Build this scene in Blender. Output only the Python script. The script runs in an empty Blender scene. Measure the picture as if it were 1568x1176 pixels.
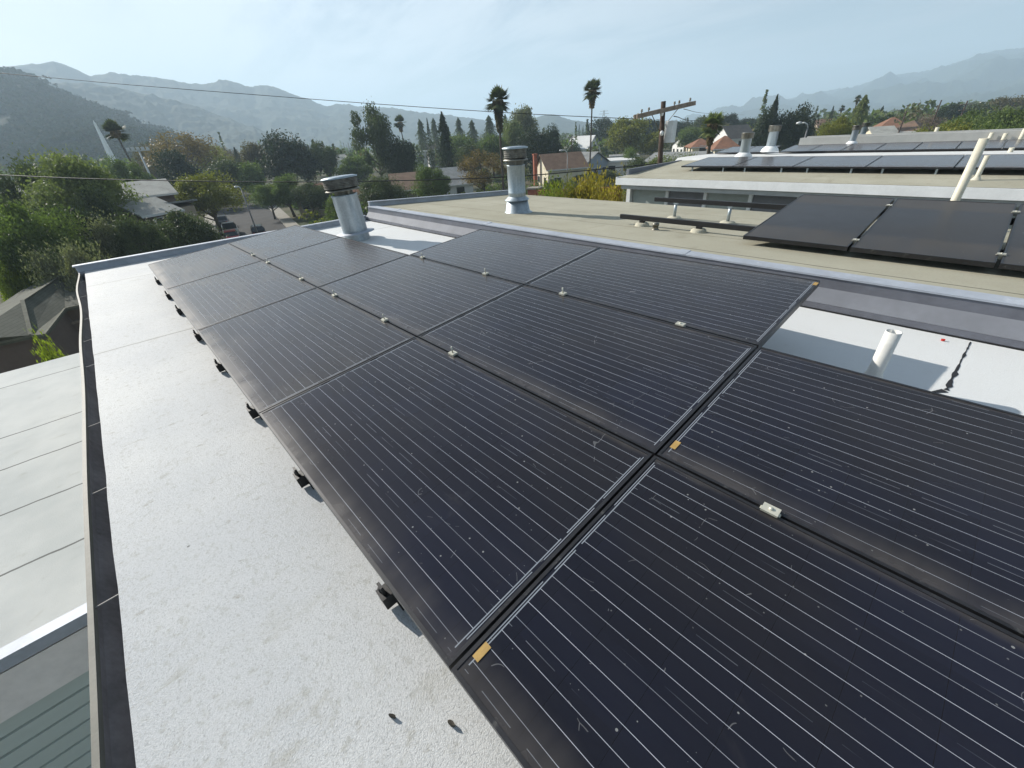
import bpy, bmesh, math, random
import numpy as np
from mathutils import Matrix, Vector, noise as mnoise

sc = bpy.context.scene
COL = sc.collection
R = math.radians

# ------------------------------------------------------------------ camera
CAM_Z = 10.0
F_PX = 621.68                       # focal length in pixels of a 1568 px wide frame
MW = np.array([[-0.6831747104575167, -0.3488112570009677, 0.6415629524689631],
               [-0.727965696844618, 0.3948105424339944, -0.5605270553688773],
               [-0.05777767050355717, -0.8499737305189965, -0.5236472077828759]])
cd = bpy.data.cameras.new('camera')
cam = bpy.data.objects.new('camera', cd)
COL.objects.link(cam)
cd.sensor_fit = 'HORIZONTAL'
cd.angle = 2 * math.atan(784 / F_PX)
cd.clip_start = 0.05
cd.clip_end = 30000
r_, u_, b_ = MW[:, 0], -MW[:, 1], -MW[:, 2]
cam.matrix_world = Matrix(((r_[0], u_[0], b_[0], 0), (r_[1], u_[1], b_[1], 0),
                           (r_[2], u_[2], b_[2], CAM_Z), (0, 0, 0, 1)))
sc.camera = cam

# ------------------------------------------------------------------ light and exposure
SUN_EL = R(30)
SUN_AZ = math.atan2(0.965, 0.26)    # clockwise from +Y
SUN_DIR = Vector((math.cos(SUN_EL) * math.sin(SUN_AZ), math.cos(SUN_EL) * math.cos(SUN_AZ), math.sin(SUN_EL)))
sd = bpy.data.lights.new('sun', 'SUN')
sd.energy = 5.0
sd.angle = R(0.6)
sd.color = (1.0, 0.95, 0.87)
so = bpy.data.objects.new('sun', sd)
COL.objects.link(so)
so.rotation_euler = SUN_DIR.to_track_quat('Z', 'Y').to_euler()
so.location = (0, 0, 60)

sc.view_settings.view_transform = 'Standard'
sc.view_settings.look = 'None'
sc.view_settings.exposure = 0.72
sc.view_settings.gamma = 1.0
sc.view_settings.use_curve_mapping = False
sc.cycles.volume_bounces = 2
HAZE_DENSITY = 0.00046
HAZE_TOP = 470.0


# ------------------------------------------------------------------ node helper
class NT:
    def __init__(s, tree):
        s.t = tree
        s.t.nodes.clear()

    def n(s, typ, **kw):
        nd = s.t.nodes.new(typ)
        for k, v in kw.items():
            setattr(nd, k, v)
        return nd

    def set(s, sock, v):
        if v is None:
            return
        if isinstance(v, bpy.types.NodeSocket):
            s.t.links.new(v, sock)
        elif isinstance(v, (tuple, list)):
            if len(v) == 3 and len(sock.default_value) == 4:
                v = tuple(v) + (1.0,)
            sock.default_value = v
        else:
            try:
                sock.default_value = v
            except TypeError:
                sock.default_value = (v, v, v, 1.0)

    def math(s, op, a, b=None, c=None, clamp=False):
        nd = s.n('ShaderNodeMath', operation=op, use_clamp=clamp)
        for i, v in enumerate((a, b, c)):
            s.set(nd.inputs[i], v)
        return nd.outputs[0]

    def add(s, a, b): return s.math('ADD', a, b)
    def sub(s, a, b): return s.math('SUBTRACT', a, b)
    def mul(s, a, b): return s.math('MULTIPLY', a, b)
    def div(s, a, b): return s.math('DIVIDE', a, b)
    def lt(s, a, b): return s.math('LESS_THAN', a, b)
    def gt(s, a, b): return s.math('GREATER_THAN', a, b)
    def abs(s, a): return s.math('ABSOLUTE', a)
    def fract(s, a): return s.math('FRACT', a)
    def mx(s, a, b): return s.math('MAXIMUM', a, b)
    def mn(s, a, b): return s.math('MINIMUM', a, b)

    def sstep(s, v, a, b, lo=0.0, hi=1.0):
        nd = s.n('ShaderNodeMapRange', interpolation_type='SMOOTHSTEP')
        for i, x in enumerate((v, a, b, lo, hi)):
            s.set(nd.inputs[i], x)
        return nd.outputs[0]

    def mix(s, fac, a, b, blend='MIX'):
        nd = s.n('ShaderNodeMix', data_type='RGBA', blend_type=blend)
        s.set(nd.inputs[0], fac)
        s.set(nd.inputs[6], a)
        s.set(nd.inputs[7], b)
        return nd.outputs[2]

    def coord(s, which='Object'):
        return s.n('ShaderNodeTexCoord').outputs[which]

    def pos(s):
        return s.n('ShaderNodeNewGeometry').outputs['Position']

    def xyz(s, v):
        nd = s.n('ShaderNodeSeparateXYZ')
        s.set(nd.inputs[0], v)
        return nd.outputs

    def comb(s, x, y, z):
        nd = s.n('ShaderNodeCombineXYZ')
        for i, v in enumerate((x, y, z)):
            s.set(nd.inputs[i], v)
        return nd.outputs[0]

    def mapping(s, v, scale=(1, 1, 1), rot=(0, 0, 0), loc=(0, 0, 0)):
        nd = s.n('ShaderNodeMapping')
        s.set(nd.inputs[0], v)
        nd.inputs[1].default_value = loc
        nd.inputs[2].default_value = rot
        nd.inputs[3].default_value = scale
        return nd.outputs[0]

    def noise(s, v, scale, detail=3.0, rough=0.55, dist=0.0):
        nd = s.n('ShaderNodeTexNoise')
        s.set(nd.inputs['Vector'], v)
        nd.inputs['Scale'].default_value = scale
        nd.inputs['Detail'].default_value = detail
        nd.inputs['Roughness'].default_value = rough
        nd.inputs['Distortion'].default_value = dist
        return nd.outputs['Fac']

    def voro(s, v, scale, feature='F1', rnd=1.0):
        nd = s.n('ShaderNodeTexVoronoi', feature=feature)
        s.set(nd.inputs['Vector'], v)
        nd.inputs['Scale'].default_value = scale
        nd.inputs['Randomness'].default_value = rnd
        return nd.outputs['Distance']

    def bump(s, h, strength=0.3, dist=0.01):
        nd = s.n('ShaderNodeBump')
        nd.inputs['Strength'].default_value = strength
        nd.inputs['Distance'].default_value = dist
        s.set(nd.inputs['Height'], h)
        return nd.outputs[0]

    def pbsdf(s, base=None, rough=0.6, metal=0.0, spec=0.5, normal=None, **kw):
        nd = s.n('ShaderNodeBsdfPrincipled')
        s.set(nd.inputs['Base Color'], base)
        s.set(nd.inputs['Roughness'], rough)
        s.set(nd.inputs['Metallic'], metal)
        s.set(nd.inputs['Specular IOR Level'], spec)
        if normal is not None:
            s.set(nd.inputs['Normal'], normal)
        for k, v in kw.items():
            s.set(nd.inputs[k.replace('_', ' ')], v)
        return nd.outputs[0]

    def out(s, sh, which='Surface'):
        nd = s.n('ShaderNodeOutputMaterial')
        s.t.links.new(sh, nd.inputs[which])


MATS = {}


def new_mat(name):
    m = bpy.data.materials.new(name)
    m.use_nodes = True
    MATS[name] = m
    return m, NT(m.node_tree)


def rough_mat(name, col, rough=0.7, metal=0.0, spec=0.4, var=0.25, scale=3.0, bump=0.15, bscale=60.0, bd=0.004, stain=None):
    """plain weathered material: base colour broken up by two noises, fine bump"""
    m, t = new_mat(name)
    p = t.pos()
    n1 = t.noise(p, scale, 5, 0.6)
    n2 = t.noise(p, scale * 9, 3, 0.6)
    k = t.add(t.mul(n1, 1.3), t.mul(n2, 0.5))
    k = t.sstep(k, 0.55, 1.25)
    dark = tuple(c * (1 - var) for c in col)
    light = tuple(min(1, c * (1 + var * 0.7)) for c in col)
    c = t.mix(k, dark, light)
    if stain:
        s = t.sstep(t.noise(p, scale * 2.3, 6, 0.7), 0.58, 0.75)
        c = t.mix(t.mul(s, stain[1]), c, stain[0])
    nb = t.noise(p, bscale, 3, 0.6)
    t.out(t.pbsdf(c, rough, metal, spec, t.bump(nb, bump, bd)))
    return m


# ------------------------------------------------------------------ world
w = bpy.data.worlds.new('World')
sc.world = w
w.use_nodes = True
wt = NT(w.node_tree)
sky = wt.n('ShaderNodeTexSky', sky_type='NISHITA')
sky.sun_disc = False
sky.sun_elevation = SUN_EL
sky.sun_rotation = SUN_AZ
sky.air_density = 1.0
sky.dust_density = 1.3
sky.ozone_density = 1.0
sky.altitude = 200
d = wt.coord('Generated')
dx, dy, dz = wt.xyz(d)
zz = wt.add(wt.mx(dz, 0.0), 0.16)
cv = wt.comb(wt.div(dx, zz), wt.div(dy, zz), 0.0)
cv = wt.mapping(cv, scale=(0.55, 1.5, 1), rot=(0, 0, R(35)))
c1 = wt.noise(cv, 0.9, 7, 0.58, 0.7)
c2 = wt.noise(cv, 3.1, 6, 0.62, 0.4)
cf = wt.sstep(wt.add(wt.mul(c1, 0.8), wt.mul(c2, 0.25)), 0.43, 0.63)
cf = wt.add(wt.mul(cf, 0.86), 0.03)
cf = wt.mul(cf, wt.sstep(dz, 0.36, 0.85, 1.0, 0.22))
# cloud veil is lit by the sun: brighter towards it
sdot = wt.add(wt.add(wt.mul(dx, SUN_DIR.x), wt.mul(dy, SUN_DIR.y)), wt.mul(dz, SUN_DIR.z))
glow = wt.sstep(sdot, -0.1, 0.9, 5.6, 11.5)
cloud = wt.mix(1.0, glow, (0.93, 0.99, 1.06), 'MULTIPLY')
skc = wt.mix(cf, sky.outputs[0], cloud)
bg = wt.n('ShaderNodeBackground')
wt.set(bg.inputs[0], skc)
bg.inputs[1].default_value = 0.054
wo = wt.n('ShaderNodeOutputWorld')
wt.t.links.new(bg.outputs[0], wo.inputs[0])

# ------------------------------------------------------------------ survey helpers: photo pixel -> point of the place
CPOS = np.array([0, 0, CAM_Z])


def ray(px, py):
    return MW @ np.array([(px - 784) / F_PX, (py - 588) / F_PX, 1.0])


def at_z(px, py, z):
    d_ = ray(px, py)
    return CPOS + d_ * (z - CAM_Z) / d_[2]


def at_y(px, py, y):
    d_ = ray(px, py)
    return CPOS + d_ * y / d_[1]


def at_x(px, py, x):
    d_ = ray(px, py)
    return CPOS + d_ * x / d_[0]


def at_d(px, py, dist):
    d_ = ray(px, py)
    return CPOS + d_ * dist / math.hypot(d_[0], d_[1])


def px_m(px, py, dist):
    """metres per photo pixel across the view at that horizontal distance"""
    p = at_d(px, py, dist) - CPOS
    return float(MW[:, 2] @ p) / F_PX


# ------------------------------------------------------------------ mesh helpers
class MB:
    def __init__(s):
        s.v, s.f, s.sm = [], [], []

    def poly(s, pts, smooth=False):
        i = len(s.v)
        s.v += [tuple(map(float, p)) for p in pts]
        s.f.append(tuple(range(i, i + len(pts))))
        s.sm.append(smooth)

    def faces(s, pts, fs, smooth=False):
        i = len(s.v)
        s.v += [tuple(map(float, p)) for p in pts]
        for f in fs:
            s.f.append(tuple(i + k for k in f))
            s.sm.append(smooth)

    def box(s, lo, hi, mat=None):
        x0, y0, z0 = lo
        x1, y1, z1 = hi
        p = [(x0, y0, z0), (x1, y0, z0), (x1, y1, z0), (x0, y1, z0), (x0, y0, z1), (x1, y0, z1), (x1, y1, z1), (x0, y1, z1)]
        if mat is not None:
            p = [tuple(mat @ Vector(q)) for q in p]
        s.faces(p, [(0, 3, 2, 1), (4, 5, 6, 7), (0, 1, 5, 4), (1, 2, 6, 5), (2, 3, 7, 6), (3, 0, 4, 7)])
        return s

    def beam(s, a, b, wd, ht, up=(0, 0, 1)):
        a, b = Vector(a), Vector(b)
        dr = (b - a).normalized()
        sd_ = dr.cross(Vector(up)).normalized()
        u = sd_.cross(dr)
        p = []
        for q in (a, b):
            for i, j in ((-1, -1), (1, -1), (1, 1), (-1, 1)):
                p.append(q + sd_ * (i * wd / 2) + u * (j * ht / 2))
        s.faces(p, [(0, 3, 2, 1), (4, 5, 6, 7), (0, 1, 5, 4), (1, 2, 6, 5), (2, 3, 7, 6), (3, 0, 4, 7)])
        return s

    def tube(s, pts, rad, n=10, caps=True, smooth=True):
        """tube along points with radius per point"""
        pts = [Vector(p) for p in pts]
        if not hasattr(rad, '__len__'):
            rad = [rad] * len(pts)
        ring = []
        i0 = len(s.v)
        ref = None
        for k, p in enumerate(pts):
            t = (pts[min(k + 1, len(pts) - 1)] - pts[max(k - 1, 0)]).normalized()
            if ref is None:
                ref = Vector((1, 0, 0)) if abs(t.x) < 0.8 else Vector((0, 1, 0))
            a = t.cross(ref).normalized()
            b = t.cross(a)
            ref = b.cross(t) if False else ref
            for q in range(n):
                g = 2 * math.pi * q / n
                s.v.append(tuple(p + (a * math.cos(g) + b * math.sin(g)) * rad[k]))
        for k in range(len(pts) - 1):
            for q in range(n):
                q2 = (q + 1) % n
                s.f.append((i0 + k * n + q, i0 + k * n + q2, i0 + (k + 1) * n + q2, i0 + (k + 1) * n + q))
                s.sm.append(smooth)
        if caps:
            s.f.append(tuple(i0 + q for q in range(n))[::-1])
            s.sm.append(False)
            s.f.append(tuple(i0 + (len(pts) - 1) * n + q for q in range(n)))
            s.sm.append(False)
        return s

    def lathe(s, prof, n=24, smooth=True, c=(0, 0, 0)):
        i0 = len(s.v)
        for (r, z) in prof:
            for q in range(n):
                g = 2 * math.pi * q / n
                s.v.append((c[0] + r * math.cos(g), c[1] + r * math.sin(g), c[2] + z))
        for k in range(len(prof) - 1):
            for q in range(n):
                q2 = (q + 1) % n
                s.f.append((i0 + k * n + q, i0 + k * n + q2, i0 + (k + 1) * n + q2, i0 + (k + 1) * n + q))
                s.sm.append(smooth)
        return s

    def mesh(s, name):
        me = bpy.data.meshes.new(name)
        me.from_pydata(s.v, [], s.f)
        me.polygons.foreach_set('use_smooth', s.sm)
        me.update()
        return me

    def build(s, name, mat, parent=None, bevel=0.0, loc=None):
        o = bpy.data.objects.new(name, s.mesh(name))
        COL.objects.link(o)
        if mat is not None:
            o.data.materials.append(mat)
        if parent is not None:
            o.parent = parent
        if loc is not None:
            o.location = loc
        if bevel:
            md = o.modifiers.new('bevel', 'BEVEL')
            md.width = bevel
            md.segments = 2
            md.limit_method = 'ANGLE'
            md.angle_limit = R(50)
        return o


def tag(o, label=None, cat=None, group=None, kind=None):
    if label:
        o['label'] = label
    if cat:
        o['category'] = cat
    if group:
        o['group'] = group
    if kind:
        o['kind'] = kind
    return o


def empty(name, loc=(0, 0, 0), rz=0.0, label=None, cat=None, group=None):
    o = bpy.data.objects.new(name, None)
    COL.objects.link(o)
    o.location = tuple(float(x) for x in loc)
    o.rotation_euler = (0, 0, rz)
    o.empty_display_size = 0.2
    return tag(o, label, cat, group)


def struct(o):
    o['kind'] = 'structure'
    return o


# ------------------------------------------------------------------ materials
def make_panel_mat(name, cell, line_w, line_col, dust, sheen, vs=1.0, spec=0.45, rough=0.14):
    m, t = new_mat(name)
    oc = t.coord('Object')
    u, v, _ = t.xyz(oc)
    ev = t.mul(v, vs)
    rnd = t.n('ShaderNodeObjectInfo').outputs['Random']
    off = t.comb(t.mul(rnd, 37.0), t.mul(rnd, 91.0), t.mul(rnd, 11.0))
    va = t.n('ShaderNodeVectorMath', operation='ADD')
    t.set(va.inputs[0], oc)
    t.set(va.inputs[1], off)
    pc = va.outputs[0]
    inu = t.lt(t.abs(u), 0.822)
    inv = t.lt(t.abs(v), 0.469)
    # cells: slight hue change from cell to cell
    cu = t.math('FLOOR', t.div(t.add(u, 0.78), 0.156))
    cvv = t.math('FLOOR', t.div(t.add(v, 0.468), 0.156))
    wn = t.n('ShaderNodeTexWhiteNoise', noise_dimensions='3D')
    t.set(wn.inputs['Vector'], t.comb(cu, cvv, t.mul(rnd, 50)))
    big = t.noise(pc, 1.3, 3, 0.5)
    c = t.mix(wn.outputs[0], cell, tuple(x * 1.5 for x in cell))
    c = t.mix(t.sstep(big, 0.35, 0.7), c, (cell[0] * 1.5, cell[1] * 1.2, cell[2] * 0.85))
    # ribbon lines along u
    lv = t.abs(t.sub(t.fract(t.div(t.add(v, 0.468), 0.052)), 0.5))
    line = t.mul(t.lt(lv, line_w / 0.052 / 2), t.mul(inu, inv))
    # thin gaps between the cells, across u
    gu = t.abs(t.sub(t.fract(t.add(t.div(t.add(u, 0.78), 0.156), 0.5)), 0.5))
    gap = t.mul(t.lt(gu, 0.0045), t.mul(inu, inv))
    # cell-edge glints painted as pale dashes between the cell rows, only in places
    gv = t.abs(t.sub(t.fract(t.add(t.div(t.add(v, 0.468), 0.156), 0.5)), 0.5))
    dash = t.mul(t.lt(gv, 0.0055), t.mul(t.gt(gu, 0.17), t.mul(inu, inv)))
    dash = t.mul(dash, t.sstep(t.noise(pc, 2.2, 2), 0.47, 0.62))
    # connecting strips at both short ends
    au = t.abs(u)
    sv = t.fract(t.div(t.add(v, 0.468), 0.468))
    sv2 = t.fract(t.div(t.add(v, 0.50), 0.312))
    bus1 = t.mul(t.mul(t.gt(au, 0.8195), t.lt(au, 0.8232)), t.mul(t.gt(sv, 0.035), t.lt(sv, 0.972)))
    bus2 = t.mul(t.mul(t.gt(au, 0.8275), t.lt(au, 0.8305)), t.mul(t.gt(sv2, 0.12), t.mul(t.lt(sv2, 0.95), inv)))
    bus1 = t.mul(bus1, inv)
    bus = t.mx(bus1, bus2)
    met = t.mx(line, bus)
    lvar = t.sstep(t.noise(t.mapping(pc, scale=(1.0, 7.0, 1.0)), 2.0, 3), 0.3, 0.7, 0.45, 1.1)
    c = t.mix(t.mul(gap, 0.7), c, (0.002, 0.002, 0.003))
    c = t.mix(t.mul(t.mul(line, lvar), 0.9), c, line_col)
    c = t.mix(t.mul(dash, 0.30), c, line_col)
    c = t.mix(t.mul(bus, 0.75), c, (0.30, 0.33, 0.37))
    # dirt: washed down to the low long edge (+v), thin film elsewhere, dried drops and scratches
    wob = t.noise(t.mapping(pc, scale=(3.0, 1.0, 1.0)), 1.6, 4, 0.6)
    edge = t.sstep(t.add(ev, t.mul(t.sub(wob, 0.5), 0.05)), 0.35, 0.50)
    edge = t.mul(edge, t.sstep(wob, 0.25, 0.65, 0.35, 1.0))
    edge2 = t.sstep(t.add(t.mul(ev, -1.0), t.mul(t.sub(wob, 0.5), 0.05)), 0.455, 0.492)
    film = t.sstep(t.noise(t.mapping(pc, scale=(0.6, 1.8, 1)), 2.4, 6, 0.65), 0.38, 0.78)
    blot = t.sstep(t.noise(pc, 3.4, 5, 0.62, 0.6), 0.62, 0.80)
    att = t.n('ShaderNodeAttribute', attribute_type='OBJECT', attribute_name='soiling')
    soil = att.outputs['Fac']
    smear = t.mul(soil, t.sstep(t.noise(t.mapping(pc, scale=(0.8, 2.2, 1)), 3.0, 5, 0.65, 0.8), 0.60, 0.78))
    spots = t.mul(t.lt(t.voro(pc, 17), 0.055), t.gt(t.noise(pc, 5.5, 2), 0.50))
    spots2 = t.mul(t.lt(t.voro(t.mapping(pc, loc=(3, 7, 0)), 33), 0.07), t.gt(t.noise(pc, 8.0, 2), 0.52))
    wv = t.n('ShaderNodeVectorMath', operation='ADD')
    t.set(wv.inputs[0], pc)
    t.set(wv.inputs[1], t.comb(t.mul(t.noise(pc, 6, 2), 0.15), t.mul(t.noise(t.mapping(pc, loc=(9, 4, 1)), 6, 2), 0.15), 0.0))
    scr = t.mul(t.lt(t.voro(wv.outputs[0], 5.5, 'DISTANCE_TO_EDGE'), 0.0045), t.gt(t.noise(t.mapping(pc, loc=(2, 5, 3)), 9.0, 2), 0.64))
    dcol = (0.28, 0.25, 0.21)
    dm = t.add(t.mul(film, dust * 0.50), dust * 0.12)
    dm = t.mx(dm, t.mul(edge, min(1.0, dust * 4.6)))
    dm = t.mx(dm, t.mul(edge2, dust * 4.0))
    dm = t.mx(dm, t.mul(blot, dust * 1.5))
    dm = t.add(dm, t.mul(soil, t.sstep(film, 0.0, 1.0, 1.0, 1.6)))
    c = t.mix(dm, c, dcol)
    c = t.mix(t.mul(smear, 1.7), c, (0.42, 0.43, 0.45))
    c = t.mix(t.mul(spots, 0.40), c, (0.5, 0.5, 0.48))
    c = t.mix(t.mul(spots2, 0.20), c, (0.5, 0.5, 0.48))
    c = t.mix(t.mul(scr, 0.17), c, (0.5, 0.5, 0.5))
    ro = t.add(rough, t.mul(dm, 0.9))
    sh = t.pbsdf(c, ro, 0.0, spec, None, Sheen_Weight=sheen, Sheen_Roughness=0.55, Sheen_Tint=(0.85, 0.70, 0.60))
    t.out(sh)
    return m


M_PANEL = make_panel_mat('panel_glass', (0.0042, 0.0058, 0.0140), 0.0013, (0.46, 0.49, 0.55), 0.036, 0.05, 1.0, 0.34, 0.15)
M_PANEL_PLAIN = make_panel_mat('panel_glass_plain', (0.010, 0.010, 0.012), 0.0006, (0.05, 0.05, 0.06), 0.03, 0.03, 0.9, 0.18, 0.28)
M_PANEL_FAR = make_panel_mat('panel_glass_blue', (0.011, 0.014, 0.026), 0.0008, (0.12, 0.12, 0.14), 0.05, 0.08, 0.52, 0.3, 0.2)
M_FRAME = rough_mat('black_frame', (0.026, 0.026, 0.029), 0.4, 0.3, 0.5, 0.3, 6, 0.05, 80, 0.001, ((0.22, 0.21, 0.19), 0.5))
M_BLACK = rough_mat('black_metal', (0.014, 0.014, 0.015), 0.5, 0.2, 0.5, 0.3, 8)
M_SILVER = rough_mat('silver_metal', (0.58, 0.56, 0.47), 0.45, 0.4, 0.5, 0.2, 12)
M_STICKER = rough_mat('tan_sticker', (0.42, 0.27, 0.09), 0.6, 0, 0.3, 0.15, 40)
M_GALV = None


def make_galv(name, base, streak=(0.5, 0.56, 0.62)):
    m, t = new_mat(name)
    oc = t.coord('Object')
    n1 = t.noise(t.mapping(oc, scale=(1, 1, 0.15)), 9, 4, 0.6)
    n2 = t.noise(oc, 26, 4, 0.6)
    sp = t.voro(oc, 38)
    k = t.add(t.mul(n1, 0.9), t.mul(sp, 0.15))
    c = t.mix(t.sstep(k, 0.35, 0.75), base, streak)
    c = t.mix(t.mul(t.sstep(n2, 0.6, 0.8), 0.35), c, (0.22, 0.2, 0.17))
    t.out(t.pbsdf(c, t.add(0.34, t.mul(n2, 0.25)), 0.75, 0.5, t.bump(n1, 0.12, 0.01)))
    return m


M_GALV = make_galv('galvanised_metal', (0.30, 0.35, 0.38), (0.46, 0.52, 0.56))
M_GALV_OLD = make_galv('weathered_metal', (0.15, 0.14, 0.115), (0.26, 0.255, 0.225))
M_MESH = rough_mat('vent_mesh', (0.17, 0.165, 0.145), 0.7, 0.1, 0.2, 0.5, 14)
M_FLASH = rough_mat('flashing_metal', (0.205, 0.215, 0.24), 0.72, 0.1, 0.25, 0.15, 1.6, 0.05, 25)
M_FLASH_DARK = rough_mat('flashing_dark', (0.15, 0.155, 0.18), 0.5, 0.3, 0.5, 0.2, 2.5, 0.05, 30)
M_COPING = rough_mat('coping_metal', (0.40, 0.43, 0.48), 0.62, 0.25, 0.35, 0.15, 2.0, 0.06, 20, 0.003, ((0.75, 0.78, 0.8), 0.35))


def make_white_roof():
    m, t = new_mat('white_cap_sheet')
    p = t.pos()
    x, y, z = t.xyz(p)
    g = t.noise(p, 320, 2, 0.7)
    g2 = t.noise(p, 75, 3, 0.65)
    v = t.voro(p, 250)
    big = t.noise(p, 1.1, 4, 0.55)
    c = t.mix(t.sstep(big, 0.3, 0.7), (0.47, 0.485, 0.495), (0.57, 0.575, 0.565))
    c = t.mix(t.mul(t.sstep(g, 0.50, 0.66), 0.45), c, (0.27, 0.28, 0.28))
    c = t.mix(t.mul(t.lt(v, 0.22), 0.45), c, (0.80, 0.80, 0.79))
    g3 = t.noise(t.mapping(p, loc=(5, 2, 7)), 130, 3, 0.75)
    c = t.mix(t.mul(t.sstep(g3, 0.52, 0.64), 0.45), c, (0.24, 0.245, 0.24))
    # streaky lichen and dirt that the rain drags across the slope
    sm = t.mapping(p, scale=(1.0, 0.42, 1.0))
    st = t.noise(sm, 9.0, 6, 0.66, 0.5)
    area = t.sstep(t.noise(p, 0.9, 3, 0.5), 0.30, 0.66)
    s1 = t.mul(t.sstep(st, 0.57, 0.74), area)
    c = t.mix(t.mul(s1, 0.62), c, (0.26, 0.24, 0.17))
    st2 = t.noise(t.mapping(p, scale=(1, 0.6, 1), loc=(4, 4, 4)), 19.0, 4, 0.6)
    c = t.mix(t.mul(t.sstep(st2, 0.62, 0.74), 0.5), c, (0.22, 0.20, 0.15))
    mot = t.noise(t.mapping(p, loc=(8, 1, 2)), 34, 5, 0.7)
    c = t.mix(t.mul(t.sstep(mot, 0.52, 0.70), 0.50), c, (0.30, 0.295, 0.26))
    sp = t.mul(t.lt(t.voro(p, 6.5), 0.035), t.gt(t.noise(p, 3, 2), 0.5))
    c = t.mix(t.mul(sp, 0.75), c, (0.06, 0.06, 0.05))
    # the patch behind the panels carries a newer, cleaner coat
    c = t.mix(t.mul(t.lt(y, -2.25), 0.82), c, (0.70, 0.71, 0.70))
    # lap joints of the sheets, one every metre, and their dirt
    wob = t.mul(t.sub(t.noise(p, 3.0, 4), 0.5), 0.02)
    for x0, k in ((4.62, 0.85), (7.55, 0.5)):
        dxx = t.abs(t.add(t.sub(x, x0), wob))
        c = t.mix(t.mul(t.lt(dxx, 0.006), k), c, (0.05, 0.05, 0.05))
        c = t.mix(t.mul(t.sstep(dxx, 0.05, 0.0), 0.22), c, (0.3, 0.29, 0.25))
    h = t.add(t.mul(g, 0.6), t.add(t.mul(g2, 0.8), t.mul(v, 0.5)))
    t.out(t.pbsdf(c, 0.68, 0, 0.34, t.bump(h, 0.45, 0.004)))
    return m


M_WHITE_ROOF = make_white_roof()


def make_tan_roof():
    m, t = new_mat('tan_cap_sheet')
    p = t.pos()
    x, y, z = t.xyz(p)
    big = t.noise(p, 0.7, 4, 0.6)
    fine = t.noise(p, 60, 3, 0.7)
    c = t.mix(t.sstep(big, 0.3, 0.7), (0.335, 0.315, 0.24), (0.42, 0.40, 0.315))
    c = t.mix(t.mul(t.sstep(fine, 0.5, 0.75), 0.4), c, (0.22, 0.21, 0.165))
    st = t.noise(t.mapping(p, scale=(1, 0.35, 1)), 4.0, 6, 0.62)
    c = t.mix(t.mul(t.sstep(st, 0.56, 0.72), 0.35), c, (0.23, 0.21, 0.15))
    wob = t.mul(t.sub(t.noise(p, 1.4, 3), 0.5), 0.05)
    for y0, k in ((-4.33, 0.8), (-5.20, 0.55), (-6.15, 0.4), (-7.1, 0.4), (-14.0, 0.4), (-15.0, 0.4), (-16, 0.3)):
        c = t.mix(t.mul(t.lt(t.abs(t.add(t.sub(y, y0), wob)), 0.011), k), c, (0.07, 0.065, 0.05))
    h = t.noise(p, 90, 3, 0.7)
    t.out(t.pbsdf(c, 0.9, 0, 0.2, t.bump(h, 0.5, 0.008)))
    return m


M_TAN_ROOF = make_tan_roof()
M_GUTTER = rough_mat('gutter_brown', (0.25, 0.25, 0.265), 0.55, 0.1, 0.4, 0.35, 4, 0.15, 30, 0.004, ((0.05, 0.045, 0.04), 0.6))
M_STRAP = rough_mat('strap_metal', (0.27, 0.265, 0.25), 0.7, 0.0, 0.4, 0.2, 9)
M_GUTTER_LIP = rough_mat('gutter_lip', (0.15, 0.148, 0.125), 0.6, 0.0, 0.4, 0.2, 5)
M_WHITE_PAINT = rough_mat('white_paint', (0.89, 0.89, 0.87), 0.5, 0, 0.4, 0.08, 2)
M_CREAM_PIPE = rough_mat('cream_pipe_paint', (0.62, 0.58, 0.46), 0.5, 0, 0.4, 0.12, 6)
M_WHITE_PIPE = rough_mat('white_pipe_paint', (0.70, 0.69, 0.65), 0.5, 0, 0.4, 0.12, 6, 0.1, 30, 0.002, ((0.4, 0.33, 0.25), 0.35))
M_STUCCO = rough_mat('grey_stucco', (0.76, 0.72, 0.68), 0.85, 0, 0.2, 0.12, 2)
M_EAVE_GREY = rough_mat('grey_eave', (0.42, 0.42, 0.40), 0.7, 0, 0.3, 0.1, 3)
M_WALL_GREEN = rough_mat('grey_green_wall', (0.40, 0.43, 0.40), 0.7, 0, 0.3, 0.1, 1.5)
M_WALL_DARK = rough_mat('dark_grey_wall', (0.23, 0.23, 0.245), 0.6, 0, 0.3, 0.15, 1.5)
M_CONC = rough_mat('concrete', (0.27, 0.25, 0.21), 0.85, 0, 0.25, 0.2, 0.7)
M_PAD = rough_mat('cream_mastic', (0.50, 0.47, 0.37), 0.8, 0, 0.25, 0.2, 9)
M_MASTIC = rough_mat('black_mastic', (0.02, 0.02, 0.022), 0.6, 0, 0.4, 0.3, 20)
M_LEAFLITTER = rough_mat('dry_leaf', (0.06, 0.055, 0.045), 0.8, 0, 0.2, 0.4, 30)
M_RED = rough_mat('red_scrap', (0.5, 0.03, 0.02), 0.5, 0, 0.3, 0.2, 30)
M_WOOD_POLE = rough_mat('dark_wood', (0.075, 0.052, 0.040), 0.85, 0, 0.2, 0.4, 3, 0.4, 40, 0.01)
M_WOOD_ARM = rough_mat('grey_wood', (0.23, 0.19, 0.155), 0.85, 0, 0.2, 0.4, 4, 0.4, 40, 0.01)
M_TRUNK = rough_mat('bark', (0.10, 0.080, 0.062), 0.9, 0, 0.15, 0.4, 3, 0.5, 25, 0.02)
M_CABLE = rough_mat('cable_black', (0.018, 0.018, 0.02), 0.6, 0, 0.3, 0.1, 1)
M_STEEL_POLE = rough_mat('steel_pole', (0.20, 0.20, 0.20), 0.5, 0.3, 0.4, 0.2, 2)
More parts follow.
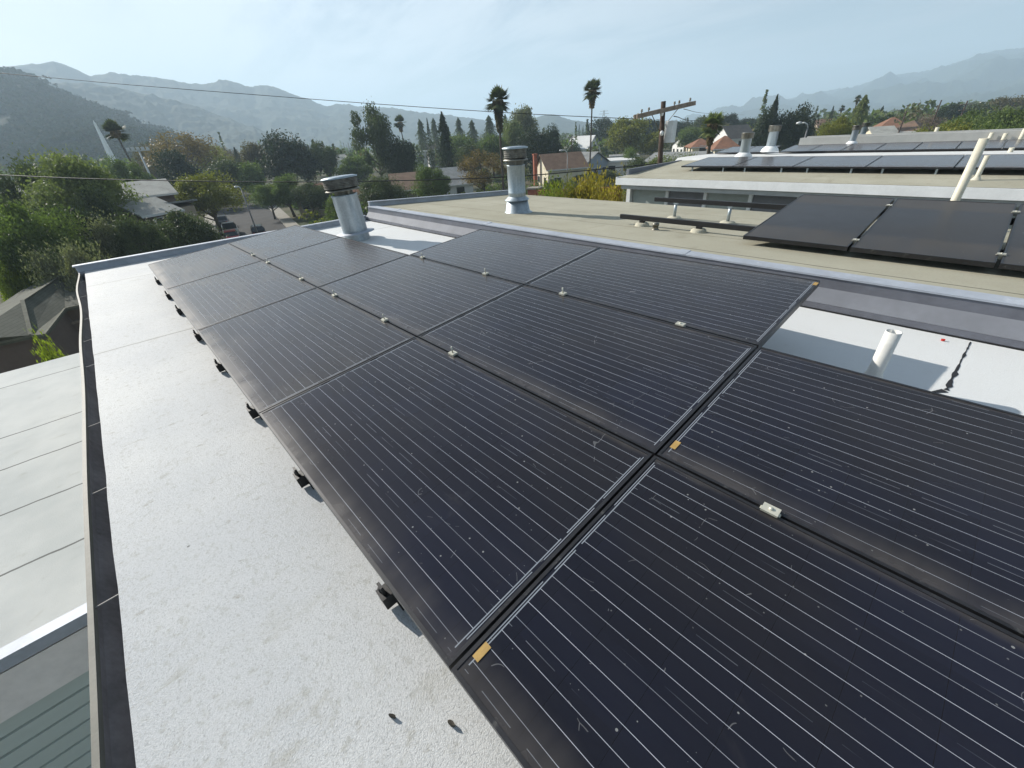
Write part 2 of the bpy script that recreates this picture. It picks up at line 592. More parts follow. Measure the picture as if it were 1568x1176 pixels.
M_GREY_LIGHT = rough_mat('pale_lamp_metal', (0.62, 0.63, 0.63), 0.5, 0.2, 0.4, 0.15, 3)


def make_siding():
    m, t = new_mat('green_siding')
    p = t.pos()
    x, y, z = t.xyz(p)
    n = t.noise(t.mapping(p, scale=(1, 0.3, 3)), 8, 5, 0.6)
    c = t.mix(n, (0.47, 0.53, 0.49), (0.54, 0.59, 0.55))
    t.out(t.pbsdf(c, 0.7, 0, 0.3, t.bump(n, 0.1, 0.01)))
    return m


M_SIDING = make_siding()


def shingle(name, col, rows=5.0, var=0.3):
    m, t = new_mat(name)
    p = t.pos()
    x, y, z = t.xyz(p)
    n1 = t.noise(p, 0.8, 5, 0.6)
    n2 = t.noise(p, 11, 4, 0.65)
    rw = t.fract(t.mul(z, rows * 2.6))
    c = t.mix(t.sstep(t.add(n1, t.mul(n2, 0.6)), 0.5, 1.05), tuple(c_ * (1 - var) for c_ in col), tuple(c_ * (1 + var * 0.5) for c_ in col))
    c = t.mix(t.mul(t.lt(rw, 0.14), 0.5), c, tuple(c_ * 0.4 for c_ in col))
    t.out(t.pbsdf(c, 0.9, 0, 0.2, t.bump(n2, 0.4, 0.02)))
    return m


M_SH_OLIVE = shingle('olive_shingle', (0.105, 0.108, 0.085))
M_SH_CAP = rough_mat('olive_cap', (0.13, 0.13, 0.10), 0.9, 0, 0.2, 0.3, 4)
M_SH_PALE = shingle('pale_shingle', (0.34, 0.34, 0.31))
M_SH_BROWN = shingle('brown_shingle', (0.19, 0.125, 0.088))
M_SH_GREY = shingle('grey_shingle', (0.26, 0.265, 0.26))
M_SH_RUST = shingle('rust_tile', (0.24, 0.125, 0.08))
M_SH_DARK = shingle('dark_shingle', (0.10, 0.095, 0.09))
M_W_CREAM = rough_mat('cream_stucco', (0.66, 0.60, 0.46), 0.8, 0, 0.2, 0.1, 1.0)
M_W_WHITE = rough_mat('white_stucco', (0.72, 0.71, 0.68), 0.8, 0, 0.2, 0.08, 1.0)
M_W_BLUE = rough_mat('blue_stucco', (0.27, 0.33, 0.40), 0.8, 0, 0.2, 0.1, 1.0)
M_W_TAN = rough_mat('tan_stucco', (0.40, 0.33, 0.25), 0.8, 0, 0.2, 0.12, 1.0)
M_W_ORANGE = rough_mat('orange_stucco', (0.55, 0.28, 0.10), 0.8, 0, 0.2, 0.1, 1.0)
M_W_DARK = rough_mat('brown_stucco', (0.13, 0.10, 0.085), 0.8, 0, 0.2, 0.15, 1.0)
M_BRICK = rough_mat('red_brick', (0.33, 0.11, 0.065), 0.85, 0, 0.2, 0.3, 3)
M_WIN = rough_mat('window_glass', (0.025, 0.03, 0.035), 0.12, 0, 0.5, 0.2, 1)
M_WIN_FRAME = rough_mat('window_frame', (0.6, 0.6, 0.58), 0.6, 0, 0.3, 0.05, 1)
M_FLATROOF = rough_mat('white_flat_roof', (0.66, 0.66, 0.64), 0.8, 0, 0.2, 0.12, 0.6)


def leaf_mat(name, base, tr=0.35, hue=0.36, spec=0.2):
    base = tuple(c * 1.6 for c in base)
    m, t = new_mat(name)
    oc = t.coord('Object')
    rnd = t.n('ShaderNodeObjectInfo').outputs['Random']
    isl = t.n('ShaderNodeNewGeometry').outputs['Random Per Island']
    n = t.noise(oc, 5.0, 3, 0.6)
    k = t.add(t.mul(t.sstep(n, 0.3, 0.7), 0.55), t.mul(isl, 0.45))
    a = tuple(c * (1 - hue * 1.6) for c in base)
    b = (min(1, base[0] * (1 + hue * 1.6)), min(1, base[1] * (1 + hue * 1.3)), base[2] * (1 + hue * 0.4))
    c = t.mix(k, a, b)
    c = t.mix(t.mul(rnd, 0.25), c, (base[0] * 1.12, base[1] * 1.03, base[2] * 0.9))
    dn = t.n('ShaderNodeBsdfPrincipled')
    t.set(dn.inputs['Base Color'], c)
    dn.inputs['Roughness'].default_value = 0.55
    dn.inputs['Specular IOR Level'].default_value = spec
    tn = t.n('ShaderNodeBsdfTranslucent')
    t.set(tn.inputs[0], t.mix(1.0, c, (1.0, 1.2, 0.62), 'MULTIPLY'))
    ms = t.n('ShaderNodeMixShader')
    ms.inputs[0].default_value = tr
    t.t.links.new(dn.outputs[0], ms.inputs[1])
    t.t.links.new(tn.outputs[0], ms.inputs[2])
    t.out(ms.outputs[0])
    return m


LEAF = {
    'green': leaf_mat('leaf_green', (0.074, 0.104, 0.034)),
    'olive': leaf_mat('leaf_olive', (0.108, 0.130, 0.060)),
    'dark': leaf_mat('leaf_dark', (0.021, 0.031, 0.017), 0.22),
    'darkolive': leaf_mat('leaf_dark_olive', (0.054, 0.070, 0.035), 0.25),
    'bright': leaf_mat('leaf_bright', (0.115, 0.145, 0.022), 0.45),
    'gold': leaf_mat('leaf_gold', (0.200, 0.165, 0.030), 0.4),
    'yellowgreen': leaf_mat('leaf_yellow_green', (0.115, 0.120, 0.025), 0.4),
    'rust': leaf_mat('leaf_rust', (0.120, 0.088, 0.042), 0.3),
    'brown': leaf_mat('leaf_brown', (0.075, 0.066, 0.040), 0.3),
    'grey': leaf_mat('leaf_grey', (0.120, 0.128, 0.092), 0.3),
    'mauve': leaf_mat('leaf_mauve', (0.115, 0.090, 0.085), 0.3),
    'scrub': leaf_mat('scrub_leaf', (0.022, 0.032, 0.014), 0.1, 0.3, 0.0),
    'scrub_dry': leaf_mat('scrub_dry_leaf', (0.036, 0.038, 0.020), 0.1, 0.3, 0.0),
    'dead': leaf_mat('dead_frond', (0.150, 0.110, 0.070), 0.25),
    'palm': leaf_mat('palm_frond', (0.050, 0.062, 0.028), 0.25),
}

# ------------------------------------------------------------------ setting: ground, road, hills
SDIR = Vector((72, -14.0, 0)).normalized()
SNOR = Vector((-SDIR.y, SDIR.x, 0))
SORG = Vector((68, -13.6, 0))


def make_ground():
    m, t = new_mat('town_ground')
    p = t.pos()
    a = t.noise(p, 0.05, 5, 0.6)
    b = t.noise(p, 0.45, 5, 0.65)
    c = t.mix(t.sstep(a, 0.35, 0.65), (0.055, 0.065, 0.032), (0.14, 0.125, 0.085))
    c = t.mix(t.sstep(b, 0.5, 0.68), c, (0.085, 0.10, 0.045))
    t.out(t.pbsdf(c, 0.95, 0, 0.1, t.bump(b, 0.5, 0.1)))
    mb = MB()
    ring = [0, 40, 100, 250, 600, 1500, 6000]
    n = 48
    pts, fs = [(60, -30, 0)], []
    for r in ring[1:]:
        for k in range(n):
            g = 2 * math.pi * k / n
            pts.append((60 + r * math.cos(g), -30 + r * math.sin(g), 0.0))
    for k in range(n):
        fs.append((0, 1 + k, 1 + (k + 1) % n))
    for j in range(len(ring) - 2):
        for k in range(n):
            a_, b2 = 1 + j * n + k, 1 + j * n + (k + 1) % n
            fs.append((a_, a_ + n, b2 + n, b2))
    mb.faces(pts, fs)
    struct(mb.build('ground', m))


make_ground()

M_ASPHALT = rough_mat('asphalt', (0.052, 0.051, 0.050), 0.9, 0, 0.2, 0.25, 0.5, 0.2, 20, 0.01)


def strip(s0, s1, o0, o1, z, h=0.0):
    """ribbon along the street between two side offsets"""
    mb = MB()
    n = 24
    P = []
    for k in range(n + 1):
        s_ = s0 + (s1 - s0) * k / n
        bend = -0.0009 * max(0, s_ - 30) ** 2 * 0.25
        for o in (o0, o1):
            q = SORG + SDIR * s_ + SNOR * (o + bend)
            P.append((q.x, q.y, z + h))
    fs = [(2 * k, 2 * k + 2, 2 * k + 3, 2 * k + 1) for k in range(n)]
    mb.faces(P, fs)
    if h:
        P2 = [(x, y, 0.0) for (x, y, _) in P]
        mb.faces(P + P2, [(2 * k, 2 * (n + 1) + 2 * k, 2 * (n + 1) + 2 * k + 2, 2 * k + 2) for k in range(n)] +
                 [(2 * k + 1, 2 * k + 3, 2 * (n + 1) + 2 * k + 3, 2 * (n + 1) + 2 * k + 1) for k in range(n)])
    return mb


struct(strip(-36, 150, -4.6, 4.6, 0.006).build('road', M_ASPHALT))
struct(strip(-36, 150, 4.6, 6.4, 0.0, 0.13).build('pavement', M_CONC))
struct(strip(-36, 150, -6.4, -4.6, 0.0, 0.13).build('pavement', M_CONC))


def hill_mat(name, a, b, c_, sc1):
    m, t = new_mat(name)
    p = t.pos()
    n1 = t.noise(p, sc1, 6, 0.62)
    n2 = t.noise(p, sc1 * 7, 5, 0.7)
    v = t.voro(p, sc1 * 14)
    k = t.sstep(t.add(t.mul(n1, 0.9), t.mul(n2, 0.4)), 0.45, 0.85)
    c = t.mix(k, a, b)
    c = t.mix(t.mul(t.sstep(v, 0.55, 0.2), 0.75), c, (a[0] * 0.55, a[1] * 0.6, a[2] * 0.55))
    c = t.mix(t.mul(t.sstep(n1, 0.60, 0.75), 0.6), c, c_)
    t.out(t.pbsdf(c, 0.95, 0, 0.1, t.bump(n2, 0.35, 2.0)))
    return m


M_HILL = hill_mat('chaparral_hill', (0.020, 0.028, 0.014), (0.046, 0.050, 0.025), (0.070, 0.062, 0.036), 0.014)
M_HILL_FAR = hill_mat('far_ridge', (0.034, 0.044, 0.026), (0.048, 0.056, 0.034), (0.085, 0.08, 0.056), 0.006)


def hill(name, prof, foot, back, mat, spur, bush, ni=260, nj=70, seed=0.0, label=None):
    """prof: list of (px, py, dist) of the crest; foot: horizontal length of the front slope"""
    prof = np.array(prof, float)
    xs = np.linspace(prof[0, 0], prof[-1, 0], ni)
    ys = np.interp(xs, prof[:, 0], prof[:, 1])
    ds = np.interp(xs, prof[:, 0], prof[:, 2])
    crest = np.array([at_d(x, y, d_) for x, y, d_ in zip(xs, ys, ds)])
    pts = []
    for i in range(ni):
        c = crest[i]
        hd = np.array([c[0], c[1]])
        L = np.linalg.norm(hd)
        hd /= L
        H = c[2]
        for j in range(nj):
            if j < nj - 8:
                q = j / (nj - 9)                      # 0 foot .. 1 crest
                dd = L - foot * (1 - q)
                z = H * (q ** 1.12)
                amp = spur * math.sin(math.pi * min(q, 0.97)) ** 0.8
            else:
                q = (j - (nj - 9)) / 8
                dd = L + back * q
                z = H * (1 - q ** 1.3)
                amp = 0
            x, y = hd[0] * dd, hd[1] * dd
            s_ = mnoise.fractal(Vector((x * 0.0042 + seed, y * 0.0042, seed)), 1.0, 2.0, 4)
            rr = 1 - abs(mnoise.noise(Vector((x * 0.0035 + seed * 2, y * 0.0035, 3.1)))) * 2
            z += amp * (s_ * 0.55 + (rr - 0.5) * 0.55)
            if j <= nj - 9:
                bq = mnoise.noise(Vector((x * 0.045, y * 0.045, seed))) + 0.6 * mnoise.noise(Vector((x * 0.12, y * 0.12, seed)))
                z += bush * max(-0.2, bq) * (1.0 if j < nj - 9 else 0.45)
            if j == 0 or j == nj - 1:
                z = -3
            pts.append((x, y, z))
    fs = []
    for i in range(ni - 1):
        for j in range(nj - 1):
            a = i * nj + j
            fs.append((a, a + 1, a + nj + 1, a + nj))
    mb = MB()
    mb.faces(pts, fs, True)
    o = mb.build(name, mat)
    o['kind'] = 'structure'
    return o


NEAR_HILL = hill('hill', [(-260, 60, 927), (-120, 78, 878), (0, 104, 841), (22, 110, 829), (48, 118, 817), (85, 140, 793), (120, 152, 780), (150, 164, 756), (185, 174, 732), (205, 186, 719),
              (240, 195, 695), (275, 210, 671), (310, 226, 646), (360, 246, 610)], 420, 300, M_HILL, 12, 4.0, 300, 100, 1.7)
hill('far_hills', [(-300, 120, 1830), (0, 103, 1830), (30, 99, 1830), (60, 97, 1830), (80, 93, 1830), (95, 97, 1830), (115, 105, 1830), (137, 116, 1830), (170, 112, 1830), (200, 116, 1830), (240, 119, 1830),
                   (290, 128, 1830), (318, 130, 1830), (336, 124, 1830), (347, 123, 1830), (370, 130, 1830), (386, 136, 1830), (397, 131, 1830), (410, 131, 1830), (440, 142, 1830),
                   (470, 152, 1830), (500, 163, 1830), (515, 159, 1830), (535, 160, 1830), (560, 165, 1830), (600, 166, 1830), (640, 172, 1830), (690, 177, 1830),
                   (730, 183, 1830), (770, 195, 1830), (800, 206, 1830)], 620, 500, M_HILL_FAR, 26, 8.0, 420, 70, 5.2)
hill('mid_ridge', [(60, 125, 1281), (140, 128, 1281), (200, 140, 1281), (245, 150, 1281), (290, 160, 1268), (330, 175, 1244), (370, 190, 1220), (420, 206, 1195), (470, 226, 1171)], 330, 300, M_HILL_FAR, 22, 7.0, 240, 60, 9.9)
hill('low_hill', [(790, 206, 1586), (815, 182, 1586), (835, 176, 1586), (850, 176, 1586), (870, 183, 1586), (905, 189, 1586), (940, 188, 1586), (985, 182, 1586), (1020, 186, 1586), (1060, 188, 1586), (1110, 184, 1586)], 350, 300, M_HILL_FAR, 10, 6.0, 200, 50, 14.2)
hill('mountains', [(1040, 192, 3900), (1130, 171, 3900), (1180, 157, 3900), (1230, 148, 3900), (1275, 140, 3900), (1300, 139, 3900), (1320, 131, 3900), (1350, 123, 3900), (1380, 116, 3900), (1410, 113, 3900),
                   (1440, 103, 3900), (1470, 94, 3900), (1500, 85, 3900), (1530, 78, 3900), (1568, 73, 3900), (1700, 50, 3900), (1850, 60, 3900)], 1900, 800, M_HILL_FAR, 110, 8.0, 320, 70, 21.0)

# ------------------------------------------------------------------ foreground building
Z_ROOF = 8.64
X_FAR = 8.72
Y_GUT = 0.55


def gy(x):
    return 0.513 + 0.0072 * x


Y_FL = -3.89
home = empty('apartment_building', (0, 0, 0), 0, 'foreground building with white roof strip, brown gutter and tan back roof under the panels', 'building')
mb = MB()
nx, ny = 60, 24
pts, fs = [], []
rng = random.Random(4)
for i in range(nx + 1):
    for j in range(ny + 1):
        x = -4 + (X_FAR + 4) * i / nx
        y = Y_FL + (gy(x) - Y_FL) * j / ny
        e = 0.0025 * mnoise.noise(Vector((x * 6.0, 0.3, 0))) + 0.004 * mnoise.noise(Vector((x * 17.0, 2.3, 0))) if j == ny else 0
        z = Z_ROOF + (0.003 * mnoise.noise(Vector((x * 1.3, y * 1.3, 0))) if 0 < i < nx and 0 < j < ny else 0)
        pts.append((x, y + e, z))
for i in range(nx):
    for j in range(ny):
        a = i * (ny + 1) + j
        fs.append((a, a + ny + 1, a + ny + 2, a + 1))
mb.faces(pts, fs, True)
# turned down front edge of the sheet
for i in range(nx):
    a, b = pts[i * (ny + 1) + ny], pts[(i + 1) * (ny + 1) + ny]
    mb.poly([a, b, (b[0], b[1] - 0.004, b[2] - 0.025), (a[0], a[1] - 0.004, a[2] - 0.025)])
mb.build('white_roof', M_WHITE_ROOF, home)
# walls below
mb = MB().box((-4, -8.0, 0), (X_FAR - 0.06, 0.50, 8.45))
mb.build('wall', M_STUCCO, home)
# far parapet lip
mb = MB()
mb.beam((X_FAR + 0.03, Y_GUT + 0.10, Z_ROOF + 0.015), (X_FAR + 0.03, Y_FL - 0.02, Z_ROOF + 0.015), 0.06, 0.13)
mb.beam((X_FAR + 0.02, Y_GUT + 0.12, Z_ROOF + 0.09), (X_FAR + 0.02, Y_FL - 0.01, Z_ROOF + 0.09), 0.11, 0.02)
mb.build('parapet', M_COPING, home, 0.006)
# gutter: trough, front lip (wavy), straps
gut_o = Y_GUT + 0.105
mb = MB()
N = 90
prev = None
lip = []
for i in range(N + 1):
    x = -4 + (X_FAR - 0.12 + 4) * i / N
    wv_ = (0.004 * math.sin(x * 0.9) + 0.02 * max(0, (x - 3.4)) / 5 * math.sin(x * 2.6 + 1.0))
    yo = gy(x) + 0.078 + wv_
    lip.append((x, yo, Z_ROOF - 0.018 + 0.004 * math.sin(x * 3.1)))
    prof = [(gy(x) - 0.015, Z_ROOF - 0.03), (gy(x) - 0.012, Z_ROOF - 0.135), (yo - 0.035, Z_ROOF - 0.14), (yo - 0.004, Z_ROOF - 0.075), (yo - 0.004, Z_ROOF - 0.03)]
    sec = [(x, a, b) for a, b in prof]
    if prev:
        for k in range(4):
            mb.poly([prev[k], prev[k + 1], sec[k + 1], sec[k]])
    prev = sec
mb.poly(prev)
gut = mb.build('gutter', M_GUTTER, home)
mb = MB()
for a, b in zip(lip[:-1], lip[1:]):
    mb.beam(a, b, 0.017, 0.026)
    mb.beam((a[0], a[1] + 0.010, a[2] - 0.07), (b[0], b[1] + 0.010, b[2] - 0.07), 0.004, 0.12)
mb.build('gutter_lip', M_GUTTER_LIP, gut)
for px, py in ((124, 433), (127, 455), (130, 490), (133, 523), (136, 562), (144, 652), (148, 755), (161, 924)):
    p = at_z(px, py, Z_ROOF - 0.03)
    MB().beam((p[0], gy(p[0]) - 0.01, Z_ROOF - 0.022), (p[0], gy(p[0]) + 0.076, Z_ROOF - 0.026), 0.0045, 0.005).build('gutter_strap', M_STRAP, gut)
MB().box((X_FAR - 0.11, Y_GUT - 0.01, Z_ROOF - 0.15), (X_FAR + 0.03, gut_o - 0.01, Z_ROOF + 0.0)).build('gutter_end', M_GUTTER, gut)
# flashing steps between the white roof and the tan roof
X0 = -4.0
fl = [(Y_FL, Z_ROOF + 0.004), (Y_FL - 0.012, Z_ROOF + 0.055), (Y_FL - 0.10, Z_ROOF + 0.155), (Y_FL - 0.112, Z_ROOF + 0.245), (Y_FL - 0.215, Z_ROOF + 0.262)]


def strip_x(prof, x0, x1, n=1):
    mb_ = MB()
    for (a, b) in zip(prof[:-1], prof[1:]):
        for k in range(n):
            xa, xb = x0 + (x1 - x0) * k / n, x0 + (x1 - x0) * (k + 1) / n
            mb_.poly([(xa, a[0], a[1]), (xa, b[0], b[1]), (xb, b[0], b[1]), (xb, a[0], a[1])])
    return mb_


XE = X_FAR + 0.02
strip_x([(Y_FL - 0.004, Z_ROOF - 0.005), (Y_FL - 0.001, Z_ROOF + 0.012)], X0, XE).build('flashing_joint', M_MASTIC, home)
strip_x([(fl[0][0] - 0.004, fl[0][1] + 0.008), fl[1]], X0, XE).build('flashing_foot', M_FLASH_DARK, home)
strip_x([(fl[1][0] - 0.001, fl[1][1] + 0.001), fl[2]], X0, XE).build('flashing_slope', M_FLASH, home)
strip_x([fl[2], fl[3]], X0, XE).build('flashing_face', M_FLASH_DARK, home)
mb = strip_x([(fl[3][0] + 0.012, fl[3][1] - 0.008), (fl[3][0] + 0.012, fl[3][1] + 0.006), (fl[4][0], fl[4][1]), (fl[4][0] - 0.012, fl[4][1] - 0.03)], X0, XE)
for xs_ in (-1.1, 1.9, 4.95, 7.6):
    mb.beam((xs_, fl[3][0] + 0.016, fl[3][1] + 0.004), (xs_, fl[4][0] - 0.005, fl[4][1] + 0.003), 0.10, 0.006)
mb.build('coping', M_COPING, home)
mb = MB()
mb.poly([(XE, y, z) for y, z in fl] + [(XE, fl[4][0], Z_ROOF - 0.2), (XE, fl[0][0], Z_ROOF - 0.2)])
mb.build('flashing_end', M_FLASH_DARK, home)


def tan_z(y):
    return 8.88 + 0.062 * (y + 4.1)


mb = MB()
ya, yb = fl[4][0] - 0.012, -8.13
mb.poly([(X0, ya, tan_z(ya)), (X0, yb, tan_z(yb)), (X_FAR, yb, tan_z(yb)), (X_FAR, ya, tan_z(ya))][::-1])
mb.poly([(X0, yb, tan_z(yb)), (X0, yb, tan_z(yb) - 0.2), (X_FAR, yb, tan_z(yb) - 0.2), (X_FAR, yb, tan_z(yb))])
mb.build('tan_roof', M_TAN_ROOF, home)
mb = MB()
mb.beam((X_FAR + 0.03, ya + 0.08, tan_z(ya) + 0.02), (X_FAR + 0.03, yb, tan_z(yb) + 0.02), 0.06, 0.14)
mb.beam((X_FAR + 0.02, ya + 0.08, tan_z(ya) + 0.095), (X_FAR + 0.02, yb, tan_z(yb) + 0.095), 0.10, 0.02)
mb.build('parapet', M_COPING, home, 0.004)
# torn black joint on the white roof
rng = random.Random(11)
a, b = at_z(1486, 524, Z_ROOF), at_z(1449, 598, Z_ROOF)
mb = MB()
n = 26
L, Rr = [], []
for k in range(n + 1):
    q = k / n
    c = a + (b - a) * q
    wd = (0.003 + 0.007 * q) * (0.4 + 1.1 * rng.random())
    L.append((c[0] + wd, c[1], Z_ROOF + 0.003))
    Rr.append((c[0] - wd * (0.4 + rng.random()), c[1], Z_ROOF + 0.003))
for k in range(n):
    mb.poly([L[k], L[k + 1], Rr[k + 1], Rr[k]])
p0 = at_z(1425, 598, Z_ROOF)
mb.poly([(b[0] + 0.02, b[1], Z_ROOF + 0.003), (p0[0], p0[1] + 0.02, Z_ROOF + 0.003), (p0[0], p0[1] + 0.035, Z_ROOF + 0.003), (b[0] - 0.01, b[1] + 0.02, Z_ROOF + 0.003)])
mb.build('open_seam', M_MASTIC, home)

# ------------------------------------------------------------------ solar panels
A0 = Vector((0.5300, -0.1760, 8.8330))           # corner where the near panel meets the second one, low edge
DX = Vector((1.7030, 0.0140, -0.0080))
DY = Vector((0.0045, -0.9960, 0.0850))
EX = DX.normalized()
EY = (-DY).normalized()
EY = (EY - EX * EY.dot(EX)).normalized()
EZ = EX.cross(EY)


def panel_meshes(hx, hy, th, lip):
    fr = MB()
    # outer ring with a lip above the glass
    for (x0, y0, x1, y1) in ((-hx, -hy, hx, -hy + lip), (-hx, hy - lip, hx, hy), (-hx, -hy + lip, -hx + lip, hy - lip), (hx - lip, -hy + lip, hx, hy - lip)):
        fr.box((x0, y0, -th), (x1, y1, 0.0))
    fr.poly([(-hx + lip, -hy + lip, -th * 0.5), (-hx + lip, hy - lip, -th * 0.5), (hx - lip, hy - lip, -th * 0.5), (hx - lip, -hy + lip, -th * 0.5)])
    gl = MB()
    gl.poly([(-hx + lip, -hy + lip, -0.0025), (hx - lip, -hy + lip, -0.0025), (hx - lip, hy - lip, -0.0025), (-hx + lip, hy - lip, -0.0025)])
    return fr.mesh('panel_frame'), gl.mesh('panel_glass')


FR_ME, GL_ME = panel_meshes(0.8468, 0.4945, 0.040, 0.011)
FR_ME.materials.append(M_FRAME)
GL_ME.materials.append(M_PANEL)
cl = MB()
cl.box((-0.025, -0.017, -0.004), (0.025, 0.017, 0.004))
cl.box((-0.030, -0.007, -0.04), (0.030, 0.007, -0.006))
cl.lathe([(0.0, 0.009), (0.006, 0.009), (0.006, 0.004)], 8)
CL_ME = cl.mesh('clamp')
CL_ME.materials.append(M_SILVER)
clb = MB()
clb.box((-0.024, -0.018, -0.006), (0.024, 0.018, 0.006))
clb.tube([(0, 0, 0.0), (0, 0, 0.045)], 0.005, 6)
CLB_ME = clb.mesh('clamp')
CLB_ME.materials.append(M_SILVER)
ft = MB()
ft.box((-0.026, -0.03, -0.145), (0.026, 0.026, -0.088))
ft.box((-0.014, 0.004, -0.088), (0.014, 0.014, -0.045))
ft.tube([(0.010, 0.014, -0.088), (0.010, 0.014, -0.066)], 0.005, 6)
ft.box((-0.05, -0.10, -0.19), (0.05, -0.01, -0.150))
FT_ME = ft.mesh('mounting_foot')
FT_ME.materials.append(M_BLACK)
ST_ME = MB().box((-0.011, -0.024, 0.0), (0.011, 0.024, 0.0012)).mesh('label_sticker')
ST_ME.materials.append(M_STICKER)


def link(name, me, parent, loc=(0, 0, 0), rot=(0, 0, 0)):
    o = bpy.data.objects.new(name, me)
    COL.objects.link(o)
    o.parent = parent
    o.location = loc
    o.rotation_euler = rot
    return o


PANEL_LABELS = {
    (-1, 0): 'black solar panel nearest the camera, low edge beside the white roof strip',
    (0, 0): 'second black panel along the white strip, big striped one in the middle',
    (1, 0): 'third panel along the white roof strip, counted from the camera',
    (2, 0): 'fourth panel along the white strip, dusty with pale smears, second from the far corner',
    (3, 0): 'farthest dusty panel along the white strip, at the left roof corner',
    (-1, 1): 'near panel of the middle row, running off the right edge below the short white pipe',
    (0, 1): 'second panel of the middle row, below the panel with the free right corner',
    (1, 1): 'third panel of the middle row, just before the white patch by the tall vent',
    (2, 1): 'middle row panel whose far edge is at the foot of the tall metal vent',
    (3, 1): 'farthest panel of the middle row, at the street end of the roof',
    (0, 2): 'panel with a free right corner standing over the white roof patch',
    (1, 2): 'far panel of the short back row, its edge along the blue grey coping',
}
MROT = Matrix((EX, EY, EZ)).transposed()
PANELS = {}
for (i, j), lb in PANEL_LABELS.items():
    c = A0 + DX * (i + 0.5) + DY * (j + 0.5)
    root = empty('solar_panel', c, 0, lb, 'solar panel', 'black solar panels on the white roof')
    root.rotation_euler = MROT.to_euler()
    link('frame', FR_ME, root)
    gl_ = link('glass', GL_ME, root, rot=(0, 0, math.pi if j == 2 else 0))
    gl_['soiling'] = {-1: 0.0, 0: 0.008, 1: 0.05, 2: 0.105, 3: 0.13}[i] * (1.0 if j == 0 else (0.8 if j == 1 else 0.6))
    PANELS[(i, j)] = root


def to_local(p):
    q = Vector(p) - A0
    return q.dot(EX) / DX.length, -q.dot(EY) / DY.length, q.dot(EZ)


def plane_hit(px, py):
    d_ = Vector(ray(px, py))
    c = Vector(CPOS)
    s_ = (A0 - c).dot(EZ) / d_.dot(EZ)
    return c + d_ * s_


def on_panel(name, me, px, py, row_edge=None, dz=0.0, dy_=0.0, rot=0.0):
    uu, vv, _ = to_local(plane_hit(px, py))
    i = math.floor(uu)
    j = math.floor(vv)
    if row_edge is not None:
        vv = row_edge
        j = row_edge
    key = (i, j)
    if key not in PANELS:
        key = (i, j - 1)
    if key not in PANELS:
        return
    root = PANELS[key]
    lx = (uu - key[0] - 0.5) * DX.length
    ly = -(vv - key[1] - 0.5) * DY.length
    return link(name, me, root, (lx, ly + dy_, dz), (0, 0, rot))


for px, py in ((1177, 780),):
    on_panel('clamp', CL_ME, px, py, 1, 0.007)
for px, py in ((695, 541), (588, 491), (512, 453), (461, 428), (412, 402), (388, 391)):
    on_panel('clamp', CLB_ME, px, py, 1, 0.007)
on_panel('clamp', CL_ME, 1042, 495, 2, 0.007)
for px, py in ((867, 447), (749, 417), (651, 393)):
    on_panel('clamp', CLB_ME, px, py, 2, 0.007)
for px, py in ((570, 880), (438, 703), (366, 604), (318, 538), (288, 494), (262, 457), (247, 436), (231, 416)):
    on_panel('mounting_foot', FT_ME, px, py, 0, -0.02, 0.0)
for px, py in ((737, 997), (1032, 680)):
    on_panel('label_sticker', ST_ME, px, py, None, -0.001)
on_panel('label_sticker', ST_ME, 1246, 434, None, -0.001)
# support posts under the back row corner
for (i, fx) in ((0, 0.04), (0, 0.6), (1, 0.5)):
    root = PANELS[(i, 2)]
    p = A0 + DX * (i + fx) + DY * 2.06
    zt = p.z - 0.05
    m_ = MB()
    m_.box((-0.022, -0.022, Z_ROOF - p.z), (0.022, 0.022, -0.05))
    o = m_.build('support_post', M_GALV, None)
    o.matrix_world = Matrix.Translation(p)
    o.parent = root
    o.matrix_parent_inverse = (Matrix.Translation(root.location) @ MROT.to_4x4()).inverted()

